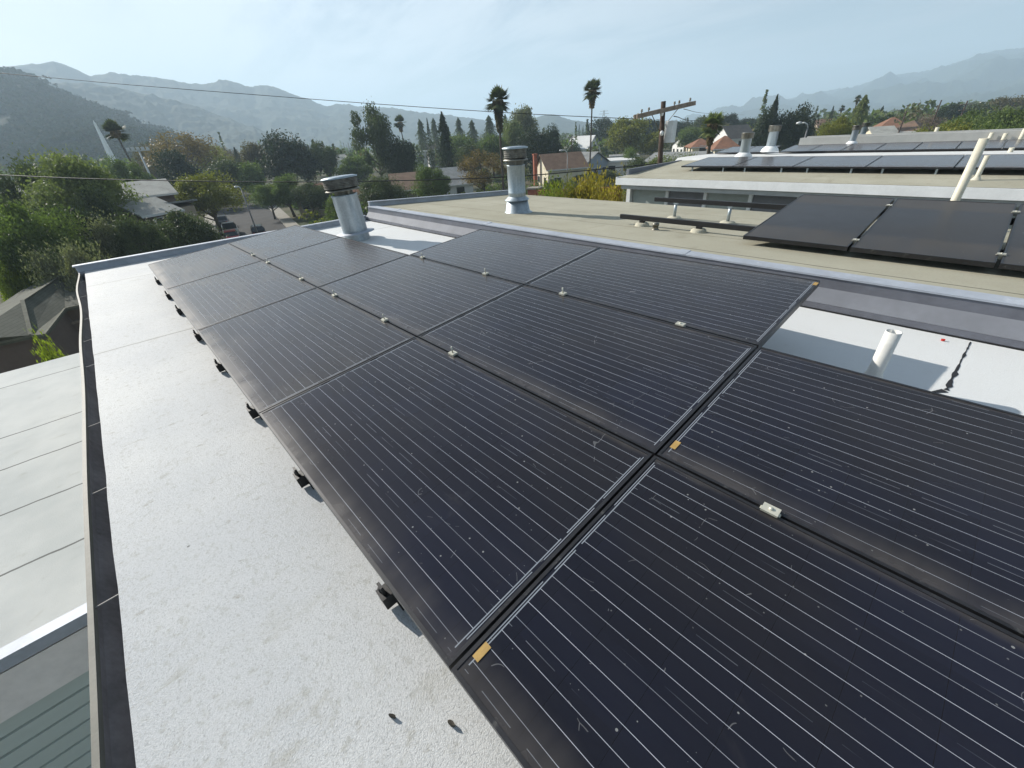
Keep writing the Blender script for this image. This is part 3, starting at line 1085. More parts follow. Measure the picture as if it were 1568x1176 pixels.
# ------------------------------------------------------------------ vents and pipes on the roofs
def vent(loc, dia, h, label, kind='tall', lean=(0, 0), name='roof_vent', cap_rot=0.0):
    r = dia / 2
    root = empty(name, loc, 0, label, 'roof vent', 'round metal roof vents')
    root.rotation_euler = (lean[0], lean[1], cap_rot)
    if kind == 'tall':
        fl_ = MB().lathe([(r * 1.75, 0.0), (r * 1.45, h * 0.02), (r * 1.22, h * 0.20), (r * 1.08, h * 0.205)], 28)
        fl_.build('flashing_cone', M_GALV, root)
        MB().lathe([(r * 1.45, h * 0.205), (r * 1.05, h * 0.255), (r * 1.02, h * 0.26)], 28).build('storm_collar', M_GALV, root)
        p = MB().lathe([(r, h * 0.1), (r, h * 0.30), (r * 1.015, h * 0.305), (r * 1.015, h * 0.325), (r, h * 0.33), (r, h * 0.72), (r * 1.03, h * 0.725), (r * 1.03, h * 0.735), (r * 0.86, h * 0.735)], 32)
        p.build('pipe', M_GALV, root)
        c = MB()
        c.lathe([(r * 0.78, h * 0.73), (r * 0.78, h * 0.80)], 24)
        for k in range(6):
            g = k * math.pi / 3 + 0.3
            c.beam((r * 0.95 * math.cos(g), r * 0.95 * math.sin(g), h * 0.73), (r * 1.0 * math.cos(g), r * 1.0 * math.sin(g), h * 0.80), 0.02, 0.004, (math.cos(g), math.sin(g), 0.01))
        c.lathe([(r * 0.7, h * 0.80), (r * 1.40, h * 0.797), (r * 1.40, h * 0.812), (r * 1.0, h * 0.835)], 28)
        hood = c.build('lower_hood', M_GALV_OLD, root)
        c = MB()
        for q in range(5):
            z0 = h * (0.835 + 0.027 * q)
            c.lathe([(r * 1.24, z0), (r * 1.28, z0 + h * 0.006), (r * 1.28, z0 + h * 0.018), (r * 1.24, z0 + h * 0.024), (r * 1.24, z0 + h * 0.027)], 28)
        c.build('louvre_band', M_MESH, root)
        c = MB()
        c.lathe([(r * 1.44, h * 0.968), (r * 1.46, h * 0.985), (r * 1.2, h * 0.997), (r * 0.6, h * 1.003), (0.0, h * 1.005)], 28)
        c.lathe([(r * 1.44, h * 0.968), (r * 1.2, h * 0.968)], 28)
        c.build('cap', M_GALV, root)
    else:
        fl_ = MB().lathe([(r * 1.9, 0.0), (r * 1.7, h * 0.10), (r * 1.15, h * 0.20), (r, h * 0.21)], 24)
        fl_.build('flashing_cone', M_WHITE_PAINT, root)
        MB().lathe([(r, 0.0), (r, h * 0.76), (r * 1.02, h * 0.765), (r * 0.9, h * 0.77)], 24).build('pipe', M_GALV, root)
        c = MB().lathe([(r * 0.9, h * 0.76), (r * 1.22, h * 0.76), (r * 1.27, h * 0.80), (r * 1.27, h * 0.97), (r * 1.34, h * 0.975), (r * 1.3, h * 0.995), (0, h * 1.0)], 24)
        c.build('cap', M_GALV_OLD, root)
    return root


# near vent rises from the white roof and leans a little towards the gutter
vb = at_z(548, 366, Z_ROOF)
v1 = empty('roof_vent', vb, 0, 'tall leaning metal vent on the white roof at the end of the panels', 'roof vent', 'round metal roof vents')
r0 = 0.205
MB().lathe([(r0 * 1.05, -0.02), (r0 * 1.0, 0.12), (r0 * 1.0, 0.13)], 32).build('base_sleeve', M_GALV, v1)
MB().lathe([(r0 * 1.0, 0.135), (r0 * 1.55, 0.118), (r0 * 1.55, 0.112), (r0 * 1.0, 0.12)], 32).build('storm_collar', M_COPING, v1)
MB().lathe([(r0, 0.13), (r0, 0.70), (r0 * 1.025, 0.705), (r0 * 1.025, 0.725), (r0 * 0.9, 0.73)], 36).build('pipe', M_GALV, v1)
c = MB()
c.lathe([(r0 * 0.72, 0.66), (r0 * 0.72, 0.80)], 24)
for k in range(6):
    g = k * math.pi / 3
    c.beam((r0 * 0.95 * math.cos(g), r0 * 0.95 * math.sin(g), 0.72), (r0 * 0.98 * math.cos(g), r0 * 0.98 * math.sin(g), 0.80), 0.03, 0.004, (math.cos(g), math.sin(g), 0.01))
c.lathe([(r0 * 0.7, 0.80), (r0 * 1.36, 0.785), (r0 * 1.36, 0.80), (r0 * 1.0, 0.83)], 32)
c.build('lower_hood', M_GALV_OLD, v1)
c = MB()
for q in range(6):
    z0 = 0.83 + 0.023 * q
    c.lathe([(r0 * 1.27, z0), (r0 * 1.33, z0 + 0.004), (r0 * 1.33, z0 + 0.015), (r0 * 1.27, z0 + 0.019), (r0 * 1.27, z0 + 0.023)], 32)
c.build('louvre_band', M_MESH, v1)
MB().lathe([(r0 * 1.40, 0.970), (r0 * 1.41, 0.985), (r0 * 1.1, 1.0), (r0 * 0.6, 1.006), (0, 1.008)], 32).build('cap', M_GALV, v1)
v1.scale = (0.97, 0.97, 0.955)
v1.rotation_mode = 'QUATERNION'
v1.rotation_quaternion = Matrix.Rotation(R(3.6), 4, Vector((-0.73, 0.68, 0))).to_quaternion()

vb = at_y(793, 325, -5.36)
vent((vb[0], vb[1], tan_z(vb[1])), 0.30, 1.02, 'upright metal vent with flared foot alone on the tan roof', 'tall')


def b2_z(y):
    return 8.54 + 0.043 * (-y - 13.0)


# short pipes
def pipe(name, base, r, h, label, mat, flange=True, lean=(0, 0)):
    root = empty(name, base, 0, label, 'pipe', 'plain vent pipes on the roofs')
    root.rotation_euler = (lean[0], lean[1], 0)
    MB().lathe([(r, -0.02), (r, h), (r * 0.88, h), (r * 0.86, h * 0.6), (0, h * 0.6)], 20).build('pipe_tube', mat, root)
    if flange:
        MB().lathe([(r * 2.2, 0.003), (r * 1.6, 0.025), (r * 1.12, 0.07), (r * 1.0, 0.075)], 20).build('flange', mat, root)
    return root


# white pipe by the middle row
pb = at_z(1331, 588, Z_ROOF)
pipe('vent_pipe', (pb[0], pb[1], Z_ROOF), 0.036, float(at_y(1352, 504, pb[1])[2] - Z_ROOF), 'short white vent pipe on the sunlit white roof patch', M_WHITE_PIPE, True)
# cream pipes
pb = at_y(1462, 308, -7.7)
pt = at_y(1500, 212, -7.7)
pipe('vent_pipe', (pb[0], pb[1], tan_z(-7.7)), 0.044, pt[2] - tan_z(-7.7), 'tall cream pipe standing behind the three dark panels', M_CREAM_PIPE, True)
pb = at_y(1493.5, 277, -13.87)
pt = at_y(1510, 239, -13.87)
pipe('vent_pipe', (pb[0], pb[1], b2_z(-13.87)), 0.044, pt[2] - pb[2], 'thinner cream pipe beside the tall one, on the far roof edge', M_CREAM_PIPE, True)

# ------------------------------------------------------------------ three dark panels and bare rails on the tan roof
yF, yR = -5.38, -6.34
zF = tan_z(yF) + 0.10
zRr = tan_z(yR) + 0.26
sl = (zRr - zF) / (yR - yF)


def rail(name, y, z, xa, xb, label):
    root = empty(name, ((xa + xb) / 2, y, z), 0, label, 'mounting rail', 'dark mounting rails on the tan roof')
    h = (xb - xa) / 2
    o = MB().box((-h, -0.022, -0.03), (h, 0.022, 0.03)).build('bar', M_BLACK, root, 0.003)
    return root


xl_f, xl_r = at_y(950, 337, yF)[0], at_y(1003, 305, yR)[0]
rf = rail('mounting_rail', yF, zF, -3.2, xl_f, 'low dark rail nearest the coping, on round cream pads')
rr = rail('mounting_rail', yR, zRr, -3.2, xl_r, 'raised dark rail on two short posts before the grey green wall')
for px, py in ((983, 346), (1069, 358), (1160, 372)):
    p = at_y(px, py, yF)
    q = (p[0] - rf.location.x, 0, tan_z(yF) - zF)
    MB().lathe([(0.0, 0.045), (0.07, 0.045), (0.09, 0.03), (0.10, 0.0)], 20, c=q).build('pad', M_PAD, rf)
    MB().box((q[0] - 0.03, -0.03, q[2] + 0.04), (q[0] + 0.03, 0.03, -0.03)).build('bracket', M_BLACK, rf)
for x_ in (at_y(1032, 335, yR)[0], at_y(1113, 345, yR)[0], 0.2, -1.5):
    q = (x_ - rr.location.x, 0, tan_z(yR) - zRr)
    MB().lathe([(0.0, 0.035), (0.08, 0.035), (0.10, 0.02), (0.11, 0.0)], 20, c=q).build('pad', M_PAD, rr)
    m_ = MB().tube([(q[0], 0, q[2] + 0.03), (q[0], 0, -0.03)], 0.022, 10)
    m_.box((q[0] - 0.03, -0.027, -0.05), (q[0] + 0.03, 0.027, -0.03))
    m_.build('post', M_GALV, rr)
# small pipe stub
pb = at_y(1003, 354, -5.19)
st_ = MB().lathe([(0.055, 0.0), (0.04, 0.012), (0.035, 0.05), (0.042, 0.05), (0.042, 0.085), (0.0, 0.09)], 16)
o = st_.build('pipe_stub', M_GALV_OLD, None, 0, (pb[0], pb[1], tan_z(-5.19)))
tag(o, 'tiny capped pipe stub beside the pad of the low rail', 'pipe stub')

FR2, GL2 = panel_meshes(0.565, 0.90, 0.04, 0.012)


def tilted_panel(name, c, tilt, meshes, gm, label, group, yaw=0.0):
    root = empty(name, c, yaw, label, 'solar panel', group)
    root.rotation_euler = (tilt, 0, yaw)
    f_ = link('frame', meshes[0], root)
    g_ = link('glass', meshes[1], root)
    if not meshes[0].materials:
        meshes[0].materials.append(M_FRAME)
        meshes[1].materials.append(gm)
    return root


# corners measured on the front and back edges
def rack_hit(px, py):
    d_ = ray(px, py)
    s_ = (zF + 0.075 - sl * yF - CAM_Z) / (d_[2] - sl * d_[1])
    return CPOS + d_ * s_


pf = [rack_hit(1137, 360), rack_hit(1300, 379), rack_hit(1527, 402)]
pr = [rack_hit(1222, 297), rack_hit(1363, 304), rack_hit(1560, 311)]
pw = pf[0][0] - pf[1][0]
yf_ = float(np.mean([p[1] for p in pf]))
yr_ = float(np.mean([p[1] for p in pr]))
zf_, zr_ = zF + 0.075 + sl * (yf_ - yF), zF + 0.075 + sl * (yr_ - yF)
ln = math.hypot(yf_ - yr_, zr_ - zf_)
tl = math.atan2(zf_ - zr_, yf_ - yr_)
FR3, GL3 = panel_meshes(pw / 2 - 0.012, ln / 2, 0.04, 0.012)
three = ['left one of the three dark panels propped on the tan roof', 'middle one of the three dark panels, tall cream pipe behind it',
         'right one of the three dark panels, cut by the right picture edge']
for k in range(3):
    xc = pf[0][0] - pw * (k + 0.5)
    o = tilted_panel('solar_panel', (xc, (yf_ + yr_) / 2, (zf_ + zr_) / 2), tl, (FR3, GL3), M_PANEL_PLAIN, three[k], 'three dark panels on the tan roof')
    if k < 2:
        for q in (-0.52, 0.42):
            link('clamp', CL_ME, o, (-pw / 2, -q * ln * 0.75, 0.008))

# ------------------------------------------------------------------ second building beyond the gap
b2 = empty('apartment_building', (8.7, -13, 0), 0, 'long low building across the gap with white fascia and grey green wall', 'building')


def rel(mb_, org=(8.7, -13, 0)):
    mb_.v = [(x - org[0], y - org[1], z - org[2]) for x, y, z in mb_.v]
    return mb_


XE2 = 8.75
m_ = MB()
m_.poly([(-9, -13.0, b2_z(-13.0)), (XE2, -13.0, b2_z(-13.0)), (XE2, -17.3, b2_z(-17.3)), (-9, -17.3, b2_z(-17.3))])
rel(m_).build('tan_roof', M_TAN_ROOF, b2)
m_ = MB().box((-9, -12.99, 8.335), (XE2, -12.93, 8.535))
m_.box((XE2, -12.93, 8.335), (XE2 + 0.04, -13.6, 8.56))
rel(m_).build('fascia', M_WHITE_PAINT, b2)
m_ = MB().box((-9, -13.45, 8.21), (XE2 - 0.15, -12.995, 8.333))
rel(m_).build('soffit', M_EAVE_GREY, b2)
# clerestory wall: panels between posts
xs_w = [at_y(px_, 300, -13.5)[0] for px_ in (966, 1021, 1080, 1150, 1225, 1310, 1400, 1500)]
m_ = MB().box((-9, -22, 0), (xs_w[0], -13.62, 8.2))
rel(m_).build('wall', M_WALL_GREEN, b2)
for k in range(len(xs_w) - 1):
    m_ = MB().box((xs_w[k + 1] + 0.05, -13.60, 6.6), (xs_w[k] - 0.05, -13.55, 8.2))
    rel(m_).build('wall_panel', M_WALL_GREEN if k % 2 == 0 else M_WALL_DARK, b2)
    m_ = MB().box((xs_w[k + 1] - 0.05, -13.62, 5.0), (xs_w[k + 1] + 0.05, -13.48, 8.2))
    rel(m_).build('post', M_WHITE_PAINT, b2)
m_ = MB().box((xs_w[0] - 0.02, -13.62, 0.0), (xs_w[0] + 0.12, -13.40, 8.2))
rel(m_).build('post', M_WHITE_PAINT, b2)
m_ = MB().box((XE2, -17.3, 8.45), (XE2 + 0.10, -13.62, 8.74))
rel(m_).build('parapet', M_FLASH, b2)
m_ = MB()
m_.faces([(-9, -17.2, 8.66), (XE2 + 0.3, -17.2, 8.66), (XE2 + 0.3, -17.5, 8.80), (-9, -17.5, 8.80), (XE2 + 0.3, -18.2, 8.80), (-9, -18.2, 8.80), (XE2 + 0.3, -22.0, 8.70), (-9, -22.0, 8.70),
          (XE2 + 0.3, -17.2, 8.2), (XE2 + 0.3, -22, 8.2)], [(0, 3, 2, 1)[::-1], (3, 5, 4, 2)[::-1], (5, 7, 6, 4)[::-1], (1, 2, 4, 6, 9, 8)])
rel(m_).build('white_roof', M_FLATROOF, b2)
ptl, pbl = at_y(1225, 213, -22.0), at_y(1225, 221, -22.0)
m_ = MB().box((-9, -22.3, 8.2), (ptl[0], -22.0, pbl[2] + 0.22))
m_.box((-9, -22.5, 8.2), (ptl[0] - 0.15, -22.3, pbl[2] + 0.26))
rel(m_).build('coping', M_EAVE_GREY, b2)

FR4, GL4 = panel_meshes(0.82, 0.98, 0.04, 0.012)
front_lab = ['leftmost panel of the front row on the far roof, behind the pole', 'second panel of the front row on the far roof, short vent behind it', 'third panel of the front row on the far roof, under two white stripes',
             'fourth panel of the front row on the far roof, left of the tall cream pipe', 'fifth panel of the front row on the far roof, behind the tall cream pipe', 'last panel of the front row on the far roof, at the right picture edge']
yf, yb_ = -14.55, -16.5
zf_, zb_ = 8.765, 8.885
tl2 = math.atan2(zf_ - zb_, yf - yb_)
FR4, GL4 = panel_meshes(0.815, math.hypot(yf - yb_, zf_ - zb_) / 2, 0.04, 0.012)
for k in range(6):
    xc = 7.36 - 1.645 * (k + 0.5)
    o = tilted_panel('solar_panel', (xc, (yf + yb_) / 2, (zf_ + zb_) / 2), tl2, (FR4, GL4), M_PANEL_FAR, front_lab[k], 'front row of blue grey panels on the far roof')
    for q in (-0.55, 0.45):
        lp = MB().box((q - 0.02, 0.90, -0.17), (q + 0.02, 0.94, -0.03))
        lp.box((q - 0.09, 0.85, -0.18), (q + 0.09, 0.99, -0.165))
        lp.build('support_leg', M_GALV, o)
yf, yb_ = -19.6, -21.3
zf_, zb_ = 8.835, 8.955
tl3 = math.atan2(zf_ - zb_, yf - yb_)
FR5, GL5 = panel_meshes(0.478, math.hypot(yf - yb_, zf_ - zb_) / 2, 0.04, 0.012)
back_lab = {-2: 'left panel of the pair in the back row left of the vent gap', -1: 'right panel of the pair in the back row beside the vent gap',
            0: 'first back row panel right of the vent gap', 1: 'second back row panel right of the vent gap', 2: 'third back row panel, under the two short vents',
            3: 'fourth back row panel, right of the two short vents', 4: 'fifth back row panel, left of the cream pipe top', 5: 'sixth back row panel, behind the cream pipe top', 6: 'last back row panel at the right picture edge'}
xr0 = at_y(1192.5, 232, -19.6)[0]
xl0 = at_y(1094.6, 233, -19.6)[0]
for k, lb in back_lab.items():
    xc = xr0 - 0.975 * (k + 0.5) if k >= 0 else xl0 - 0.975 * (k + 2.5)
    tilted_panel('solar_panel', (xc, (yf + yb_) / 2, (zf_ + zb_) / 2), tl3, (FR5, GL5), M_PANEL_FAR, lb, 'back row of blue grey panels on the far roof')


def far_vent(px, pyb, pyt, wpx, y, zb, label):
    b = at_y(px, pyb, y)
    t_ = at_y(px, pyt, y)
    dia = wpx * float(MW[:, 2] @ (b - CPOS)) / F_PX
    vent((b[0], b[1], zb), dia, t_[2] - zb, label, 'short')


far_vent(1139, 236, 203, 13.5, -17.4, 8.80, 'short capped vent behind the front panel row, mirrored in the panels')
far_vent(1178, 233, 192, 13, -19.2, 8.87, 'tall capped vent with white collar in the gap of the back panel row')
far_vent(1304, 220, 192, 8.5, -21.5, 8.90, 'small vent with white cone foot above the back panel row, left of a pair')
far_vent(1320, 208, 188, 7.5, -23.5, 9.0, 'small vent behind the far coping, right of a pair')
for px_, pb_, pt_, y_, lb in ((1431, 207, 195, -22.6, 'thin cream pipe alone on the far coping before yellow green bushes'), (1515, 213, 203, -21.9, 'left of two stubby cream pipes on the far coping'),
                              (1536, 214, 204, -21.9, 'right of two stubby cream pipes on the far coping'), (1563, 212, 197, -21.9, 'cream pipe on the far coping at the right picture edge'),
                              (1545, 236, 226, -18.6, 'stubby cream pipe between the two far panel rows')):
    b = at_y(px_, pb_, y_)
    t_ = at_y(px_, pt_, y_)
    pipe('vent_pipe', b, 0.055, t_[2] - b[2], lb, M_CREAM_PIPE, False)

# ------------------------------------------------------------------ lower white building on the left
lb_ = empty('annexe_building', (3.5, 1.0, 0), 0, 'lower building left of the gutter with pale seamed roof and green boards', 'building')
ZL = 7.2
xn, xf = at_z(66, 966, ZL)[0], at_z(61, 556, ZL)[0]


def make_low_roof():
    m, t = new_mat('pale_sheet_roof')
    p = t.pos()
    x, y, z = t.xyz(p)
    big = t.noise(p, 0.9, 5, 0.6)
    c = t.mix(t.sstep(big, 0.3, 0.7), (0.42, 0.44, 0.43), (0.54, 0.55, 0.53))
    s = t.noise(t.mapping(p, scale=(1, 0.5, 1)), 5, 6, 0.65)
    c = t.mix(t.mul(t.sstep(s, 0.58, 0.75), 0.4), c, (0.27, 0.26, 0.20))
    wob = t.mul(t.sub(t.noise(p, 1.2, 4), 0.5), 0.10)
    for px_, py_ in ((66, 650), (66, 697), (66, 763), (66, 853)):
        x0_ = at_z(px_, py_, ZL)[0]
        c = t.mix(t.mul(t.lt(t.abs(t.add(t.sub(x, x0_), wob)), 0.012), 0.8), c, (0.07, 0.07, 0.065))
    x0_ = at_z(61, 578, ZL)[0]
    c = t.mix(t.mul(t.lt(t.abs(t.add(t.sub(x, x0_), t.mul(wob, 0.4))), 0.012), 0.8), c, (0.07, 0.07, 0.065))
    t.out(t.pbsdf(c, 0.85, 0, 0.2, t.bump(t.noise(p, 80, 3, 0.7), 0.4, 0.006)))
    return m


M_LOWROOF = make_low_roof()
m_ = MB().box((xn, 0.52, ZL - 0.12), (xf, 9.0, ZL))
m_.v = [(a_, b__, c__ - 0.0) for a_, b__, c__ in m_.v]
rel(m_, (3.5, 1.0, 0)).build('pale_roof', M_LOWROOF, lb_)
m_ = MB()
m_.box((xn - 0.06, 0.52, ZL + 0.002), (xn + 0.035, 9, ZL + 0.014))
m_.box((xn - 0.072, 0.52, ZL - 0.09), (xn - 0.06, 9, ZL + 0.014))
rel(m_, (3.5, 1.0, 0)).build('metal_edge', M_COPING, lb_)
m_ = MB().box((xn - 0.045, 0.52, ZL - 0.52), (xn - 0.002, 9, ZL - 0.125))
rel(m_, (3.5, 1.0, 0)).build('fascia', M_STUCCO, lb_)
m_ = MB()
for k in range(26):
    z1 = ZL - 0.52 - 0.165 * k
    m_.faces([(xn + 0.03, 0.52, z1), (xn + 0.03, 9, z1), (xn + 0.03, 9, z1 - 0.022), (xn + 0.03, 0.52, z1 - 0.022), (xn - 0.004, 9, z1 - 0.026), (xn - 0.004, 0.52, z1 - 0.026),
              (xn - 0.004, 9, z1 - 0.165), (xn - 0.004, 0.52, z1 - 0.165), (xn + 0.03, 9, z1 - 0.165), (xn + 0.03, 0.52, z1 - 0.165)],
             [(0, 1, 2, 3), (3, 2, 4, 5), (5, 4, 6, 7), (7, 6, 8, 9)])
m_.box((xn + 0.031, 0.52, 0), (xf - 0.2, 8.8, ZL - 0.125))
m_.box((xn - 0.010, 1.47, ZL - 3), (xn - 0.004, 1.50, ZL - 0.55))
rel(m_, (3.5, 1.0, 0)).build('board_siding', M_SIDING, lb_)

# ------------------------------------------------------------------ houses
def house(name, c, rz, wx, wy, h, roof, rh, wm, rm, label, over=0.45, wins=((0, 0.0),), chimney=None, base=0.0, win_sides=(0, 1, 2, 3), slope_dir=1, group=None):
    """c: centre on the ground; wx along local x (ridge direction); roof 'gable', 'hip', 'flat' or 'shed'"""
    root = empty(name, (c[0], c[1], base), rz, label, 'house', group)
    a, b = wx / 2, wy / 2
    MB().box((-a, -b, 0), (a, b, h)).build('wall', wm, root)
    A, B = a + over, b + over
    m_ = MB()
    th = 0.16
    if roof == 'flat':
        m_.box((-A, -B, h), (A, B, h + 0.28))
    elif roof == 'shed':
        m_.faces([(-A, -B, h), (A, -B, h), (A, B, h + rh), (-A, B, h + rh), (-A, -B, h - th), (A, -B, h - th), (A, B, h + rh - th), (-A, B, h + rh - th)],
                 [(0, 1, 2, 3), (4, 7, 6, 5), (0, 4, 5, 1), (2, 6, 7, 3), (1, 5, 6, 2), (0, 3, 7, 4)])
    elif roof == 'gable':
        P = [(-A, -B, h), (A, -B, h), (A, 0, h + rh), (-A, 0, h + rh), (-A, B, h), (A, B, h)]
        Q = [(x, y, z - th) for x, y, z in P]
        m_.faces(P + Q, [(0, 1, 2, 3), (3, 2, 5, 4), (6, 9, 8, 7), (9, 10, 11, 8), (0, 6, 7, 1), (4, 5, 11, 10), (1, 7, 8, 2), (2, 8, 11, 5), (0, 3, 9, 6), (3, 4, 10, 9)])
        for s_ in (-a, a):
            g_ = MB()
            g_.faces([(s_, -b, h), (s_, b, h), (s_, 0, h + rh * b / B - 0.03)], [(0, 1, 2)])
            g_.build('gable_wall', wm, root)
    else:
        rl = max(0.2, A - B)
        P = [(-A, -B, h), (A, -B, h), (A, B, h), (-A, B, h), (-rl, 0, h + rh), (rl, 0, h + rh)]
        Q = [(x, y, z - th) for x, y, z in P[:4]]
        m_.faces(P + Q, [(0, 1, 5, 4), (1, 2, 5), (2, 3, 4, 5), (3, 0, 4), (6, 9, 8, 7), (0, 6, 7, 1), (1, 7, 8, 2), (2, 8, 9, 3), (3, 9, 6, 0)])
    rf_ = m_.build('roof', rm, root)
    for (x0, y0, x1, y1) in ((-A - 0.02, -B - 0.02, A + 0.02, -B), (-A - 0.02, B, A + 0.02, B + 0.02)):
        if roof in ('hip', 'gable', 'flat'):
            MB().box((x0, y0, h - 0.17), (x1, y1, h + 0.03)).build('eave_board', M_WIN_FRAME, root)
    # windows on the walls
    for sd_ in win_sides:
        ln_ = (wx if sd_ in (0, 2) else wy)
        n_ = max(1, int(ln_ / 3.2))
        for k in range(n_):
            off = -ln_ / 2 + ln_ * (k + 0.5) / n_
            lv = [1.0] if h < 4.6 else [1.0, 3.9]
            for z0 in lv:
                fw, fh, dp = 0.75, 1.15, 0.03
                f_ = MB()
                g2_ = MB()
                if sd_ == 0:
                    f_.box((off - fw - 0.08, -b - dp, z0 - 0.08), (off + fw + 0.08, -b - 0.002, z0 + fh + 0.08))
                    g2_.box((off - fw, -b - dp - 0.01, z0), (off + fw, -b - dp - 0.001, z0 + fh))
                elif sd_ == 2:
                    f_.box((off - fw - 0.08, b + 0.002, z0 - 0.08), (off + fw + 0.08, b + dp, z0 + fh + 0.08))
                    g2_.box((off - fw, b + dp + 0.001, z0), (off + fw, b + dp + 0.01, z0 + fh))
                elif sd_ == 1:
                    f_.box((a + 0.002, off - fw - 0.08, z0 - 0.08), (a + dp, off + fw + 0.08, z0 + fh + 0.08))
                    g2_.box((a + dp + 0.001, off - fw, z0), (a + dp + 0.01, off + fw, z0 + fh))
                else:
                    f_.box((-a - dp, off - fw - 0.08, z0 - 0.08), (-a - 0.002, off + fw + 0.08, z0 + fh + 0.08))
                    g2_.box((-a - dp - 0.01, off - fw, z0), (-a - dp - 0.001, off + fw, z0 + fh))
                w_ = f_.build('window', M_WIN_FRAME, root)
                g2_.build('pane', M_WIN, w_)
    if chimney:
        cx, cy, cw, ch = chimney
        m_ = MB().box((cx - cw * 0.75, cy - cw, 0), (cx + cw * 0.75, cy + cw, ch - 0.25))
        m_.box((cx - cw * 0.95, cy - cw * 1.25, ch - 0.25), (cx + cw * 0.95, cy + cw * 1.25, ch))
        m_.build('chimney', M_BRICK, root)
    return root


def gpt(px, py):
    return at_z(px, py, 0.0)


def facing(c):
    return math.atan2(-c[1], -c[0])


# house with olive hip roof at lower left, measured on its eaves and ridge
ze, zr2 = 3.2, 4.05
E1, E2, E2b, E3, E4 = [at_z(x_, y_, ze) for x_, y_ in ((-60, 537), (48, 513), (68, 512), (99.5, 472), (150, 461))]
Ra, Rb, Rc = at_z(35, 461, zr2), at_z(98, 419.5, zr2), at_z(150, 414, zr2 - 0.1)
Rd = at_z(-60, 522, zr2 - 0.25)
F1, F2, F3 = at_z(86, 421, 3.75), at_z(34, 444, 3.6), at_z(-60, 506, 3.5)
hc = (Ra + Rb) / 2
hroot = empty('house', (hc[0], hc[1], 0), 0, 'dark house with olive shingled hip roof below the gutter corner', 'house')
m_ = MB()
for poly_ in ((Ra, E2, E2b, E3, E4, Rc, Rb), (E1, E2, Ra, Rd), (Rd, Ra, Rb, F1, F2, F3)):
    m_.poly([(q[0] - hc[0], q[1] - hc[1], q[2]) for q in poly_])
for a_, b_ in ((E1, E2), (E2, E2b), (E2b, E3), (E3, E4)):
    m_.poly([(q[0] - hc[0], q[1] - hc[1], q[2] - dz_) for q, dz_ in ((a_, 0), (b_, 0), (b_, 0.18), (a_, 0.18))])
m_.build('roof', M_SH_OLIVE, hroot)
m_ = MB()
for a_, b_ in ((E1, E2), (E2, E2b), (E2b, E3), (E3, E4)):
    m_.beam((a_[0] - hc[0] - 0.02, a_[1] - hc[1], ze - 0.02), (b_[0] - hc[0] - 0.02, b_[1] - hc[1], ze - 0.02), 0.09, 0.10)
m_.build('eave_gutter', M_SH_CAP, hroot)
m_ = MB()
W_ = [np.array([q[0] + 0.55, q[1] + 0.1, 0]) - np.array([hc[0], hc[1], 0]) for q in (E1, E2, E2b, E3, E4)]
for a_, b_ in zip(W_[:-1], W_[1:]):
    m_.poly([a_, b_, b_ + [0, 0, ze - 0.1], a_ + [0, 0, ze - 0.1]])
m_.build('wall', M_W_DARK, hroot)
m_ = MB()
for a_, b_ in ((Ra, Rb), (Ra, E2)):
    m_.beam((a_[0] - hc[0], a_[1] - hc[1], a_[2] + 0.03), (b_[0] - hc[0], b_[1] - hc[1], b_[2] + 0.03), 0.16, 0.05)
m_.build('ridge_cap', M_SH_CAP, hroot)
pg = at_z(108, 490, 2.3)
proot = empty('pergola', (pg[0], pg[1], 0), 0.1, 'slatted timber pergola tucked in the notch of the olive roof', 'pergola')
for k in range(6):
    MB().box((-0.9 + k * 0.34, -1.4, 2.25), (-0.82 + k * 0.34, 1.4, 2.36)).build('slat', M_WOOD_ARM, proot)
MB().box((-0.95, -1.4, 0), (-0.83, -1.28, 2.25)).build('post', M_WOOD_ARM, proot)
MB().box((-0.95, 1.28, 0), (-0.83, 1.4, 2.25)).build('post', M_WOOD_ARM, proot)
m_ = MB().box((-1.0, -1.4, 2.13), (0.95, -1.32, 2.248))
m_.build('beam', M_WOOD_ARM, proot)
# houses among the trees on the left
def house_px(name, px, py_eave, dist, wpx, depth, roof, rh, wm, rm, label, rot=0.0, hmin=2.6, **kw):
    p = at_d(px, py_eave, dist)
    wx = wpx * px_m(px, py_eave, dist)
    h = max(hmin, p[2])
    ang = math.atan2(p[1], p[0])
    cc = (p[0] + math.cos(ang) * depth / 2, p[1] + math.sin(ang) * depth / 2)
    return house(name, cc, ang + math.pi / 2 + rot, wx, depth, h, roof, rh, wm, rm, label, **kw)


house_px('house', 195, 303, 66, 110, 9, 'gable', 1.4, M_W_DARK, M_SH_PALE, 'brown walled house with broad pale roof left of the street trees', 0.05)
house_px('house', 218, 330, 54, 50, 6, 'gable', 1.2, M_W_DARK, M_SH_PALE, 'small house with pale gable roof in front of the broad roofed one', 0.5)
house_px('house', 268, 318, 57, 42, 5, 'shed', 0.6, M_W_TAN, M_SH_GREY, 'low grey lean-to roof beside the pale gable house', 0.1, win_sides=())
house_px('house', 26, 312, 66, 40, 8, 'gable', 1.2, M_W_WHITE, M_SH_PALE, 'pale roof showing between the big trees at the left edge', 0.2)
